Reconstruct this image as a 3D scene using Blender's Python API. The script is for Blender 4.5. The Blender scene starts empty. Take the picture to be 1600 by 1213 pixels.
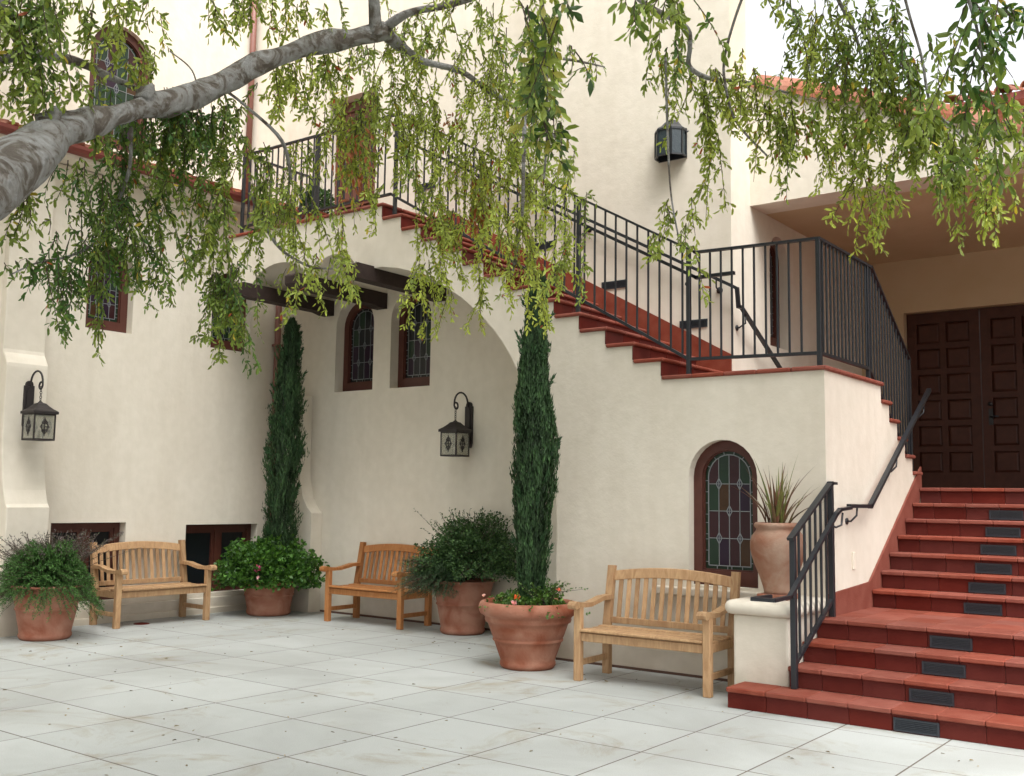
import bpy, bmesh, math, random
import numpy as np
from mathutils import Vector, Matrix, noise
from mathutils.geometry import tessellate_polygon
R_=math.radians
rnd=random.Random(7); rng=np.random.default_rng(7)
scene=bpy.context.scene
col=scene.collection

# ------------------------------------------------------------- camera, light
cam_d=bpy.data.cameras.new('camera'); cam=bpy.data.objects.new('camera',cam_d); col.objects.link(cam)
def cam_matrix(yaw,pitch,roll,loc):
    cy,sy=math.cos(yaw),math.sin(yaw)
    F=Vector((sy*math.cos(pitch),cy*math.cos(pitch),math.sin(pitch))); Rv=Vector((cy,-sy,0)); U=Rv.cross(F)
    c,s=math.cos(roll),math.sin(roll); Rv,U=c*Rv+s*U,-s*Rv+c*U
    m=Matrix((Rv,U,-F)).transposed().to_4x4(); m.translation=loc; return m
cam.matrix_world=cam_matrix(R_(-37.08),R_(5.95),R_(.84),(0,0,1.55))
cam_d.sensor_width=36; cam_d.lens=1633/1600*36; cam_d.clip_start=.05; cam_d.clip_end=500
scene.camera=cam
world=bpy.data.worlds.new('World'); scene.world=world; world.use_nodes=True
wn=world.node_tree; wn.nodes.clear()
sky=wn.nodes.new('ShaderNodeTexSky'); sky.sky_type='NISHITA'; sky.sun_disc=False
SUN_EL,SUN_AZ=R_(60),R_(128)      # azimuth measured clockwise from +Y
sky.sun_elevation=SUN_EL; sky.sun_rotation=SUN_AZ; sky.dust_density=6; sky.air_density=1.0; sky.ozone_density=1
hs=wn.nodes.new('ShaderNodeHueSaturation'); hs.inputs['Saturation'].default_value=.10; hs.inputs['Value'].default_value=1.0
bg=wn.nodes.new('ShaderNodeBackground'); bg.inputs[1].default_value=.15
ow=wn.nodes.new('ShaderNodeOutputWorld')
wn.links.new(sky.outputs[0],hs.inputs['Color']); wn.links.new(hs.outputs[0],bg.inputs[0]); wn.links.new(bg.outputs[0],ow.inputs[0])
sun_d=bpy.data.lights.new('sun','SUN'); sun=bpy.data.objects.new('sun',sun_d); col.objects.link(sun)
sun_d.energy=.5; sun_d.angle=R_(28); sun_d.color=(1,.96,.9)
sd=Vector((math.sin(SUN_AZ)*math.cos(SUN_EL),math.cos(SUN_AZ)*math.cos(SUN_EL),math.sin(SUN_EL)))
sun.rotation_euler=(-sd).to_track_quat('-Z','Y').to_euler(); sun.location=(4,-6,14)
vs=scene.view_settings; vs.view_transform='Standard'; vs.look='None'; vs.exposure=1.55; vs.gamma=1; vs.use_curve_mapping=False
scene.cycles.max_bounces=10; scene.cycles.diffuse_bounces=6; scene.cycles.transparent_max_bounces=16

# ------------------------------------------------------------- materials
MATS={}
def mat(name,color,rough=.7,metal=0,spec=.4,var=None,scale=6,amount=.5,bump=0,bscale=60,extra=None,translucent=0,attr=False,detail=6,objvar=0,distort=0):
    m=bpy.data.materials.new(name); m.use_nodes=True; nt=m.node_tree; N=nt.nodes; L=nt.links
    b=N['Principled BSDF']; b.inputs['Roughness'].default_value=rough; b.inputs['Metallic'].default_value=metal
    b.inputs['Specular IOR Level'].default_value=spec
    tc=N.new('ShaderNodeTexCoord')
    src=None
    rgb=N.new('ShaderNodeRGB'); rgb.outputs[0].default_value=(*color,1); src=rgb.outputs[0]
    if var:
        nz=N.new('ShaderNodeTexNoise'); nz.inputs['Scale'].default_value=scale; nz.inputs['Detail'].default_value=detail; nz.inputs['Distortion'].default_value=distort
        geo=N.new('ShaderNodeNewGeometry')
        L.new(geo.outputs['Position'] if not extra=='obj' else tc.outputs['Object'],nz.inputs['Vector'])
        rp=N.new('ShaderNodeValToRGB'); rp.color_ramp.elements[0].position=.5-amount/2; rp.color_ramp.elements[1].position=.5+amount/2
        L.new(nz.outputs['Fac'],rp.inputs[0])
        mx=N.new('ShaderNodeMix'); mx.data_type='RGBA'; L.new(rp.outputs[0],mx.inputs[0]); L.new(src,mx.inputs[6]); mx.inputs[7].default_value=(*var,1); src=mx.outputs[2]
    if attr:
        at=N.new('ShaderNodeAttribute'); at.attribute_name='tint'
        mx=N.new('ShaderNodeMix'); mx.data_type='RGBA'; mx.blend_type='MULTIPLY'; mx.inputs[0].default_value=1
        L.new(src,mx.inputs[6]); L.new(at.outputs['Color'],mx.inputs[7]); src=mx.outputs[2]
    if objvar:
        oi=N.new('ShaderNodeObjectInfo'); hv=N.new('ShaderNodeHueSaturation'); mr=N.new('ShaderNodeMapRange')
        mr.inputs[3].default_value=1-objvar; mr.inputs[4].default_value=1+objvar; L.new(oi.outputs['Random'],mr.inputs[0]); L.new(mr.outputs[0],hv.inputs['Value'])
        mr2=N.new('ShaderNodeMapRange'); mr2.inputs[3].default_value=1+objvar*.6; mr2.inputs[4].default_value=1-objvar*.6
        ml=N.new('ShaderNodeMath'); ml.operation='FRACT'; m2=N.new('ShaderNodeMath'); m2.operation='MULTIPLY'; m2.inputs[1].default_value=7.31
        L.new(oi.outputs['Random'],m2.inputs[0]); L.new(m2.outputs[0],ml.inputs[0]); L.new(ml.outputs[0],mr2.inputs[0]); L.new(mr2.outputs[0],hv.inputs['Saturation'])
        L.new(src,hv.inputs['Color']); src=hv.outputs[0]
    L.new(src,b.inputs['Base Color'])
    if bump:
        nb=N.new('ShaderNodeTexNoise'); nb.inputs['Scale'].default_value=bscale; nb.inputs['Detail'].default_value=5
        geo2=N.new('ShaderNodeNewGeometry'); L.new(geo2.outputs['Position'],nb.inputs['Vector'])
        bp=N.new('ShaderNodeBump'); bp.inputs['Strength'].default_value=min(1,bump); bp.inputs['Distance'].default_value=.01
        L.new(nb.outputs['Fac'],bp.inputs['Height']); L.new(bp.outputs[0],b.inputs['Normal'])
    if translucent:
        tr=N.new('ShaderNodeBsdfTranslucent'); ms=N.new('ShaderNodeMixShader'); ms.inputs[0].default_value=translucent
        gm=N.new('ShaderNodeMix'); gm.data_type='RGBA'; gm.blend_type='MULTIPLY'; gm.inputs[0].default_value=1; gm.inputs[7].default_value=(1.6,1.5,.8,1)
        L.new(src,gm.inputs[6]); L.new(gm.outputs[2],tr.inputs[0])
        L.new(b.outputs[0],ms.inputs[1]); L.new(tr.outputs[0],ms.inputs[2]); L.new(ms.outputs[0],N['Material Output'].inputs[0])
    MATS[name]=m; return m
def stucco_mat():
    m=mat('stucco',(.7,.63,.53),rough=.92,spec=.15)
    nt=m.node_tree; N=nt.nodes; L=nt.links; b=N['Principled BSDF']
    geo=N.new('ShaderNodeNewGeometry')
    n1=N.new('ShaderNodeTexNoise'); n1.inputs['Scale'].default_value=.9; n1.inputs['Detail'].default_value=5; n1.inputs['Roughness'].default_value=.6
    mp=N.new('ShaderNodeMapping'); mp.inputs['Scale'].default_value=(1,1,.45)
    L.new(geo.outputs['Position'],mp.inputs[0]); L.new(mp.outputs[0],n1.inputs['Vector'])
    r1=N.new('ShaderNodeValToRGB'); r1.color_ramp.elements[0].position=.3; r1.color_ramp.elements[1].position=.75
    r1.color_ramp.elements[0].color=(.755,.70,.605,1); r1.color_ramp.elements[1].color=(.64,.58,.485,1)
    L.new(n1.outputs[0],r1.inputs[0])
    n2=N.new('ShaderNodeTexNoise'); n2.inputs['Scale'].default_value=9; n2.inputs['Detail'].default_value=8; L.new(geo.outputs['Position'],n2.inputs['Vector'])
    r2=N.new('ShaderNodeValToRGB'); r2.color_ramp.elements[0].position=.35; r2.color_ramp.elements[1].position=.7
    r2.color_ramp.elements[0].color=(.95,.95,.94,1); r2.color_ramp.elements[1].color=(1,1,1,1); L.new(n2.outputs[0],r2.inputs[0])
    mx=N.new('ShaderNodeMix'); mx.data_type='RGBA'; mx.blend_type='MULTIPLY'; mx.inputs[0].default_value=1
    L.new(r1.outputs[0],mx.inputs[6]); L.new(r2.outputs[0],mx.inputs[7])
    # splash dirt close to the paving
    sp=N.new('ShaderNodeSeparateXYZ'); L.new(geo.outputs['Position'],sp.inputs[0])
    n3=N.new('ShaderNodeTexNoise'); n3.inputs['Scale'].default_value=5; n3.inputs['Detail'].default_value=6; L.new(geo.outputs['Position'],n3.inputs['Vector'])
    ad=N.new('ShaderNodeMath'); ad.operation='MULTIPLY_ADD'; ad.inputs[1].default_value=-.35; L.new(n3.outputs[0],ad.inputs[0]); L.new(sp.outputs[2],ad.inputs[2])
    mr=N.new('ShaderNodeMapRange'); mr.inputs[1].default_value=-.16; mr.inputs[2].default_value=.12; mr.inputs[3].default_value=.55; mr.inputs[4].default_value=0; L.new(ad.outputs[0],mr.inputs[0])
    mx2=N.new('ShaderNodeMix'); mx2.data_type='RGBA'; L.new(mr.outputs[0],mx2.inputs[0]); L.new(mx.outputs[2],mx2.inputs[6]); mx2.inputs[7].default_value=(.40,.34,.25,1)
    mp4=N.new('ShaderNodeMapping'); mp4.inputs['Scale'].default_value=(5.5,5.5,.35); L.new(geo.outputs['Position'],mp4.inputs[0])
    n4=N.new('ShaderNodeTexNoise'); n4.inputs['Scale'].default_value=1; n4.inputs['Detail'].default_value=7; n4.inputs['Roughness'].default_value=.65; L.new(mp4.outputs[0],n4.inputs['Vector'])
    r4=N.new('ShaderNodeValToRGB'); r4.color_ramp.elements[0].position=.34; r4.color_ramp.elements[1].position=.56; r4.color_ramp.elements[0].color=(.90,.885,.86,1); L.new(n4.outputs[0],r4.inputs[0])
    mx4=N.new('ShaderNodeMix'); mx4.data_type='RGBA'; mx4.blend_type='MULTIPLY'; mx4.inputs[0].default_value=.28; L.new(mx2.outputs[2],mx4.inputs[6]); L.new(r4.outputs[0],mx4.inputs[7])
    L.new(mx4.outputs[2],b.inputs['Base Color'])
    nb=N.new('ShaderNodeTexNoise'); nb.inputs['Scale'].default_value=7; nb.inputs['Detail'].default_value=9; nb.inputs['Roughness'].default_value=.62; L.new(geo.outputs['Position'],nb.inputs['Vector'])
    bp=N.new('ShaderNodeBump'); bp.inputs['Strength'].default_value=.34; bp.inputs['Distance'].default_value=.016
    L.new(nb.outputs[0],bp.inputs['Height']); L.new(bp.outputs[0],b.inputs['Normal'])
stucco_mat()
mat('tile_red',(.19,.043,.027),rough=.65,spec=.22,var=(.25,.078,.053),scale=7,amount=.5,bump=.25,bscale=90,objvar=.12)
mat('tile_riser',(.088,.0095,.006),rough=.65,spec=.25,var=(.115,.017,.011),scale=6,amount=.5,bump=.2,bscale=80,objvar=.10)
mat('grout',(.42,.33,.27),rough=.9)
mat('roof_clay',(.20,.062,.033),rough=.85,var=(.30,.13,.08),scale=9,amount=.5,bump=.4,bscale=60,objvar=.2)
mat('fascia_paint',(.20,.05,.038),rough=.5)
mat('frame_paint',(.075,.022,.015),rough=.45,var=(.095,.031,.021),scale=12,bump=.15,bscale=50)
mat('lead',(.28,.30,.31),rough=.5,metal=.6)
for n,c in dict(green=(.012,.03,.016),amber=(.045,.02,.006),maroon=(.03,.008,.01),plum=(.018,.007,.02),dark=(.01,.012,.014),blue=(.008,.008,.03)).items():
    mat('glass_'+n,c,rough=.28,spec=.35,bump=.5,bscale=9)
mat('door_wood',(.045,.013,.007),rough=.55,var=(.065,.021,.012),scale=14,bump=.2,bscale=40)
mat('balcony_door',(.13,.045,.03),rough=.5,var=(.16,.06,.04),scale=10,bump=.15,bscale=50)
mat('beam_wood',(.022,.012,.010),rough=.7,var=(.035,.02,.016),scale=12,bump=.5,bscale=35)
mat('iron',(.012,.014,.018),rough=.42,spec=.6,bump=.1,bscale=120)
mat('iron_brown',(.018,.013,.013),rough=.5,spec=.5,bump=.3,bscale=150)
mat('vent_metal',(.022,.027,.035),rough=.45,spec=.5)
mat('base_brown',(.10,.055,.04),rough=.8)
mat('pipe_paint',(.20,.085,.065),rough=.5)
mat('terracotta',(.22,.058,.025),rough=.85,var=(.38,.19,.13),scale=4.5,amount=.42,bump=.4,bscale=40,objvar=.08,distort=.6)
mat('urn_clay',(.26,.11,.065),rough=.9,var=(.38,.26,.19),scale=5,amount=.35,bump=.5,bscale=40,distort=.5)
mat('soil',(.03,.02,.013),rough=1,bump=1,bscale=60)
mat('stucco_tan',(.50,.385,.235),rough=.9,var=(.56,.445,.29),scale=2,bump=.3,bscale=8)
mat('plaster_white',(.72,.66,.55),rough=.85)
def wood_mat(name,c1,c2):
    m=mat(name,c1,rough=.6,spec=.3); nt=m.node_tree; N=nt.nodes; L=nt.links; b=N['Principled BSDF']
    tc=N.new('ShaderNodeTexCoord'); mp=N.new('ShaderNodeMapping'); mp.inputs['Scale'].default_value=(14,14,3)
    oi=N.new('ShaderNodeObjectInfo'); L.new(tc.outputs['Object'],mp.inputs[0])
    va=N.new('ShaderNodeVectorMath'); va.operation='ADD'; sc=N.new('ShaderNodeVectorMath'); sc.operation='SCALE'; sc.inputs[0].default_value=(31,17,9)
    L.new(oi.outputs['Random'],sc.inputs['Scale']); L.new(mp.outputs[0],va.inputs[0]); L.new(sc.outputs[0],va.inputs[1])
    n=N.new('ShaderNodeTexNoise'); n.inputs['Scale'].default_value=1.6; n.inputs['Detail'].default_value=7; n.inputs['Distortion'].default_value=1.2; L.new(va.outputs[0],n.inputs['Vector'])
    r=N.new('ShaderNodeValToRGB'); r.color_ramp.elements[0].position=.35; r.color_ramp.elements[1].position=.7
    r.color_ramp.elements[0].color=(*c1,1); r.color_ramp.elements[1].color=(*c2,1); L.new(n.outputs[0],r.inputs[0])
    hv=N.new('ShaderNodeHueSaturation'); mr=N.new('ShaderNodeMapRange'); mr.inputs[3].default_value=.82; mr.inputs[4].default_value=1.15
    L.new(oi.outputs['Random'],mr.inputs[0]); L.new(mr.outputs[0],hv.inputs['Value']); L.new(r.outputs[0],hv.inputs['Color']); L.new(hv.outputs[0],b.inputs['Base Color'])
    bp=N.new('ShaderNodeBump'); bp.inputs['Strength'].default_value=.25; bp.inputs['Distance'].default_value=.004; L.new(n.outputs[0],bp.inputs['Height']); L.new(bp.outputs[0],b.inputs['Normal'])
wood_mat('teak',(.35,.20,.10),(.50,.325,.175))
wood_mat('teak_warm',(.33,.13,.04),(.42,.19,.07))
def paving_mat():
    m=mat('paving',(.55,.57,.55),rough=.8,spec=.3); nt=m.node_tree; N=nt.nodes; L=nt.links; b=N['Principled BSDF']
    geo=N.new('ShaderNodeNewGeometry'); oi=N.new('ShaderNodeObjectInfo')
    n1=N.new('ShaderNodeTexNoise'); n1.inputs['Scale'].default_value=.55; n1.inputs['Detail'].default_value=7; n1.inputs['Roughness'].default_value=.6; n1.inputs['Distortion'].default_value=.5; L.new(geo.outputs['Position'],n1.inputs['Vector'])
    r1=N.new('ShaderNodeValToRGB'); r1.color_ramp.elements[0].position=.42; r1.color_ramp.elements[1].position=.66
    r1.color_ramp.elements[0].color=(.44,.46,.448,1); r1.color_ramp.elements[1].color=(.35,.36,.345,1); L.new(n1.outputs[0],r1.inputs[0])
    n2=N.new('ShaderNodeTexNoise'); n2.inputs['Scale'].default_value=1.1; n2.inputs['Detail'].default_value=8; n2.inputs['Roughness'].default_value=.7; n2.inputs['Distortion'].default_value=1.2
    mp=N.new('ShaderNodeMapping'); mp.inputs['Location'].default_value=(4.3,1.7,0); L.new(geo.outputs['Position'],mp.inputs[0]); L.new(mp.outputs[0],n2.inputs['Vector'])
    r2=N.new('ShaderNodeValToRGB'); r2.color_ramp.elements[0].position=.54; r2.color_ramp.elements[1].position=.72
    r2.color_ramp.elements[0].color=(1,1,1,1); r2.color_ramp.elements[1].color=(.74,.64,.50,1); L.new(n2.outputs[0],r2.inputs[0])
    mx=N.new('ShaderNodeMix'); mx.data_type='RGBA'; mx.blend_type='MULTIPLY'; mx.inputs[0].default_value=1; L.new(r1.outputs[0],mx.inputs[6]); L.new(r2.outputs[0],mx.inputs[7])
    n3=N.new('ShaderNodeTexNoise'); n3.inputs['Scale'].default_value=140; n3.inputs['Detail'].default_value=3; L.new(geo.outputs['Position'],n3.inputs['Vector'])
    r3=N.new('ShaderNodeValToRGB'); r3.color_ramp.elements[0].position=.3; r3.color_ramp.elements[1].position=.6; r3.color_ramp.elements[0].color=(.88,.88,.86,1); L.new(n3.outputs[0],r3.inputs[0])
    mx3=N.new('ShaderNodeMix'); mx3.data_type='RGBA'; mx3.blend_type='MULTIPLY'; mx3.inputs[0].default_value=1; L.new(mx.outputs[2],mx3.inputs[6]); L.new(r3.outputs[0],mx3.inputs[7])
    hv=N.new('ShaderNodeHueSaturation'); mr=N.new('ShaderNodeMapRange'); mr.inputs[3].default_value=.95; mr.inputs[4].default_value=1.05
    L.new(oi.outputs['Random'],mr.inputs[0]); L.new(mr.outputs[0],hv.inputs['Value']); L.new(mx3.outputs[2],hv.inputs['Color'])
    L.new(hv.outputs[0],b.inputs['Base Color'])
    bp=N.new('ShaderNodeBump'); bp.inputs['Strength'].default_value=.2; bp.inputs['Distance'].default_value=.003; L.new(n3.outputs[0],bp.inputs['Height']); L.new(bp.outputs[0],b.inputs['Normal'])
paving_mat()
mat('joint_dark',(.085,.065,.05),rough=1,var=(.16,.135,.105),scale=5)
def bark_mat():
    m=mat('bark',(.3,.29,.26),rough=.85); nt=m.node_tree; N=nt.nodes; L=nt.links; b=N['Principled BSDF']
    geo=N.new('ShaderNodeNewGeometry')
    n=N.new('ShaderNodeTexNoise'); n.inputs['Scale'].default_value=7; n.inputs['Detail'].default_value=11; n.inputs['Roughness'].default_value=.62; n.inputs['Distortion'].default_value=2.2; L.new(geo.outputs['Position'],n.inputs['Vector'])
    r=N.new('ShaderNodeValToRGB'); e=r.color_ramp.elements; e[0].position=.30; e[0].color=(.075,.06,.048,1); e[1].position=.74; e[1].color=(.35,.355,.34,1)
    x=e.new(.44); x.color=(.13,.112,.092,1); x=e.new(.49); x.color=(.22,.212,.195,1); x=e.new(.60); x.color=(.28,.28,.27,1)
    L.new(n.outputs[0],r.inputs[0]); L.new(r.outputs[0],b.inputs['Base Color'])
    n2=N.new('ShaderNodeTexNoise'); n2.inputs['Scale'].default_value=30; n2.inputs['Detail'].default_value=6; L.new(geo.outputs['Position'],n2.inputs['Vector'])
    ad=N.new('ShaderNodeMath'); ad.operation='ADD'; L.new(n.outputs[0],ad.inputs[0]); L.new(n2.outputs[0],ad.inputs[1])
    bp=N.new('ShaderNodeBump'); bp.inputs['Strength'].default_value=.9; bp.inputs['Distance'].default_value=.025; L.new(ad.outputs[0],bp.inputs['Height']); L.new(bp.outputs[0],b.inputs['Normal'])
bark_mat()
mat('twig',(.07,.045,.035),rough=.8)
mat('leaf',(1,1,1),rough=.45,attr=True,translucent=.32)
mat('leaf_dull',(1,1,1),rough=.6,attr=True,translucent=.12)
mat('petal',(1,1,1),rough=.6,attr=True,translucent=.3)
g=mat('lantern_glass',(.75,.75,.68),rough=.15)
gb=g.node_tree.nodes['Principled BSDF']; gb.inputs['Transmission Weight'].default_value=.85
mat('black_cord',(.01,.01,.01))
M=MATS

# ------------------------------------------------------------- mesh helpers
WORLD={}
def wloc(o):
    return WORLD.get(o.name,Vector((0,0,0)))
class MB:
    def __init__(s): s.v=[]; s.f=[]; s.mi=[]; s.cur=0; s.sm=[]
    def add(s,v,f,smooth=False):
        n=len(s.v); s.v+= [tuple(p) for p in v]; s.f+=[tuple(i+n for i in q) for q in f]; s.mi+=[s.cur]*len(f); s.sm+=[smooth]*len(f); return s
    def box(s,x0,x1,y0,y1,z0,z1):
        v=[(x,y,z) for x in (x0,x1) for y in (y0,y1) for z in (z0,z1)]
        return s.add(v,[(0,1,3,2),(4,6,7,5),(0,4,5,1),(2,3,7,6),(0,2,6,4),(1,5,7,3)])
    def cbox(s,x0,x1,y0,y1,z0,z1,c):
        """box with chamfered edges"""
        c=min(c,(x1-x0)*.45,(y1-y0)*.45,(z1-z0)*.45); v=[];idx={}
        X=(x0,x1);Y=(y0,y1);Z=(z0,z1);sg=(1,-1)
        for i in (0,1):
            for j in (0,1):
                for k in (0,1):
                    for a in range(3):
                        p=[X[i]+sg[i]*c,Y[j]+sg[j]*c,Z[k]+sg[k]*c]; p[a]=(X[i],Y[j],Z[k])[a]
                        idx[(i,j,k,a)]=len(v); v.append(tuple(p))
        f=[]
        for a in range(3):
            b,c2=(a+1)%3,(a+2)%3
            for e in (0,1):
                q=[]
                for (u,w) in ((0,0),(1,0),(1,1),(0,1)):
                    t=[0,0,0]; t[a]=e; t[b]=u; t[c2]=w; q.append(idx[(*t,a)])
                f.append(tuple(q) if e else tuple(q[::-1]))
        for a in range(3):   # edges along axis a
            b,c2=(a+1)%3,(a+2)%3
            for u in (0,1):
                for w in (0,1):
                    t0=[0,0,0]; t0[b]=u; t0[c2]=w; t1=list(t0); t1[a]=1
                    q=(idx[(*t0,b)],idx[(*t1,b)],idx[(*t1,c2)],idx[(*t0,c2)])
                    f.append(q if (u==w) else q[::-1])
        for i in (0,1):
            for j in (0,1):
                for k in (0,1):
                    q=(idx[(i,j,k,0)],idx[(i,j,k,1)],idx[(i,j,k,2)])
                    f.append(q if (i+j+k)%2 else q[::-1])
        return s.add(v,f)
    def bar(s,p,q,w,h=None,up=(0,0,1)):
        """rectangular bar from p to q"""
        p=Vector(p);q=Vector(q);h=h or w; d=(q-p).normalized(); up=Vector(up)
        if abs(d.dot(up))>.99: up=Vector((0,1,0))
        a=d.cross(up).normalized(); b=a.cross(d).normalized(); v=[]
        for c in (p,q):
            for (i,j) in ((-1,-1),(1,-1),(1,1),(-1,1)): v.append(c+a*w/2*i+b*h/2*j)
        return s.add(v,[(0,3,2,1),(4,5,6,7),(0,1,5,4),(1,2,6,5),(2,3,7,6),(3,0,4,7)])
    def tube(s,pts,rad,n=8,caps=True,smooth=True):
        pts=[Vector(p) for p in pts]; rad=[rad]*len(pts) if not hasattr(rad,'__len__') else rad
        v=[];f=[]; prev=None
        for i,p in enumerate(pts):
            d=(pts[min(i+1,len(pts)-1)]-pts[max(i-1,0)]).normalized()
            if prev is None:
                u=Vector((0,0,1)) if abs(d.z)<.9 else Vector((1,0,0)); a=d.cross(u).normalized()
            else: a=(prev-d*prev.dot(d)).normalized()
            prev=a; b=d.cross(a)
            for k in range(n):
                t=2*math.pi*k/n; v.append(p+(a*math.cos(t)+b*math.sin(t))*rad[i])
        for i in range(len(pts)-1):
            for k in range(n):
                k2=(k+1)%n; f.append((i*n+k,i*n+k2,(i+1)*n+k2,(i+1)*n+k))
        if caps: f.append(tuple(range(n))[::-1]); f.append(tuple((len(pts)-1)*n+k for k in range(n)))
        return s.add(v,f,smooth)
    def lathe(s,prof,cx=0,cy=0,n=40,smooth=True,wob=0):
        v=[];f=[]
        for (r,z) in prof:
            for k in range(n):
                t=2*math.pi*k/n; rr=r*(1+wob*math.sin(3*t+z*4)); v.append((cx+rr*math.cos(t),cy+rr*math.sin(t),z))
        for i in range(len(prof)-1):
            for k in range(n):
                k2=(k+1)%n; f.append((i*n+k,i*n+k2,(i+1)*n+k2,(i+1)*n+k))
        return s.add(v,f,smooth)
    def sphere(s,c,r,n=10,m=6,sz=1):
        prof=[(r*math.sin(math.pi*i/m),-r*sz*math.cos(math.pi*i/m)) for i in range(m+1)]
        prof=[(max(a,1e-4),b+c[2]) for a,b in prof]; return s.lathe(prof,c[0],c[1],n)
    def plate(s,outer,holes,fr,d0,d1,recess=None):
        """polygon with holes in a (u,v) plane, extruded between depths d0 (front) and d1 (back); fr(u,v,d)->xyz. recess: holes only go down to that depth and are closed there"""
        loops=[list(outer)]+[list(h) for h in holes]
        def area(l): return sum(l[i][0]*l[(i+1)%len(l)][1]-l[(i+1)%len(l)][0]*l[i][1] for i in range(len(l)))/2
        if area(loops[0])<0: loops[0].reverse()
        for l in loops[1:]:
            if area(l)>0: l.reverse()
        flat=[p for l in loops for p in l]
        tris=tessellate_polygon([[Vector((p[0],p[1],0)) for p in l] for l in loops])
        def orient(t,flip):
            a,b,c=[flat[i] for i in t]; ar=(b[0]-a[0])*(c[1]-a[1])-(c[0]-a[0])*(b[1]-a[1])
            return t if (ar>0)!=flip else t[::-1]
        # handedness of the frame
        o=Vector(fr(0,0,0));U=Vector(fr(1,0,0))-o;V=Vector(fr(0,1,0))-o;D=Vector(fr(0,0,1))-o
        hand=U.cross(V).dot(D)<0      # depth positive = away from the viewer -> front faces +normal
        s.add([fr(u,v,d0) for u,v in flat],[orient(t,not hand) for t in tris])
        if recess is None:
            s.add([fr(u,v,d1) for u,v in flat],[orient(t,hand) for t in tris])
        else:
            t2=tessellate_polygon([[Vector((p[0],p[1],0)) for p in loops[0]]]); sv=flat; flat=loops[0]
            s.add([fr(u,v,d1) for u,v in loops[0]],[orient(t,hand) for t in t2]); flat=sv
        for li,l in enumerate(loops):
            dd=d1 if (li==0 or recess is None) else recess
            n=len(l); v=[fr(u,w,d0) for u,w in l]+[fr(u,w,dd) for u,w in l]
            f=[(i,(i+1)%n,n+(i+1)%n,n+i) for i in range(n)]
            if hand: f=[q[::-1] for q in f]
            s.add(v,f)
        return s
def link(o,parent=None):
    col.objects.link(o)
    if parent: o.parent=parent
def obj(name,mb,m,parent=None,bevel=0,recenter=True,kind=None,label=None):
    v=np.array(mb.v,dtype=float); base=wloc(parent) if parent else Vector((0,0,0))
    c=Vector(((v.min(0)+v.max(0))/2).tolist()) if recenter else base
    v=v-np.array(c)
    me=bpy.data.meshes.new(name); me.from_pydata(v.tolist(),[],mb.f)
    if isinstance(m,(list,tuple)):
        for x in m: me.materials.append(M[x])
        me.polygons.foreach_set('material_index',mb.mi)
    else: me.materials.append(M[m])
    me.polygons.foreach_set('use_smooth',mb.sm); me.update()
    o=bpy.data.objects.new(name,me); link(o,parent); o.location=c-base; WORLD[o.name]=c
    if bevel:
        bv=o.modifiers.new('bevel','BEVEL'); bv.width=bevel; bv.segments=2; bv.limit_method='ANGLE'; bv.angle_limit=R_(50); bv.use_clamp_overlap=True
    if kind: o['kind']=kind
    if label: o['label']=label
    return o
def inst(src,parent,center,name=None,rot=None):
    o=src.copy(); link(o); o.parent=parent; o.location=Vector(center)-(wloc(parent) if parent else Vector((0,0,0))); WORLD[o.name]=Vector(center)
    if rot is not None: o.rotation_euler=rot
    return o
def thing(name,label,cat,loc=(0,0,0),group=None):
    o=bpy.data.objects.new(name,None); o.empty_display_size=.1; col.objects.link(o); o.location=loc; WORLD[o.name]=Vector(loc)
    o['label']=label; o['category']=cat
    if group: o['group']=group
    return o
def copy_tree(o,parent=None):
    c=o.copy(); col.objects.link(c); c.parent=parent
    for ch in list(o.children): copy_tree(ch,c)
    return c
def arch(u0,u1,v0,top,n=14):
    """outline of an arched opening, counter-clockwise"""
    r=(u1-u0)/2; c=(u0+u1)/2; sp=top-r
    return [(u0,v0),(u1,v0)]+[(c+r*math.cos(math.pi*i/n),sp+r*math.sin(math.pi*i/n)) for i in range(n+1)]
FY=lambda Y:(lambda u,v,d:(u,Y+d,v))        # wall facing -Y, u = x
FX=lambda X:(lambda u,v,d:(X-d,u,v))        # wall facing +X, u = y
def cboxmesh(name,sx,sy,sz,c,m):
    mb=MB().cbox(-sx/2,sx/2,-sy/2,sy/2,-sz/2,sz/2,c)
    me=bpy.data.meshes.new(name); me.from_pydata(mb.v,[],mb.f); me.materials.append(M[m]); me.update(); return me
_cache={}
def piece(name,parent,x0,x1,y0,y1,z0,z1,m,c=.004,jit=0):
    """one tile / slab / slat: shares mesh data between equal sizes"""
    k=(name,round(x1-x0,3),round(y1-y0,3),round(z1-z0,3),m,c)
    if k not in _cache: _cache[k]=cboxmesh(name,x1-x0,y1-y0,z1-z0,c,m)
    o=bpy.data.objects.new(name,_cache[k]); link(o,parent)
    ct=Vector(((x0+x1)/2,(y0+y1)/2,(z0+z1)/2+(rnd.uniform(-jit,jit) if jit else 0))); o.location=ct-(wloc(parent) if parent else Vector((0,0,0))); WORLD[o.name]=ct
    return o

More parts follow.
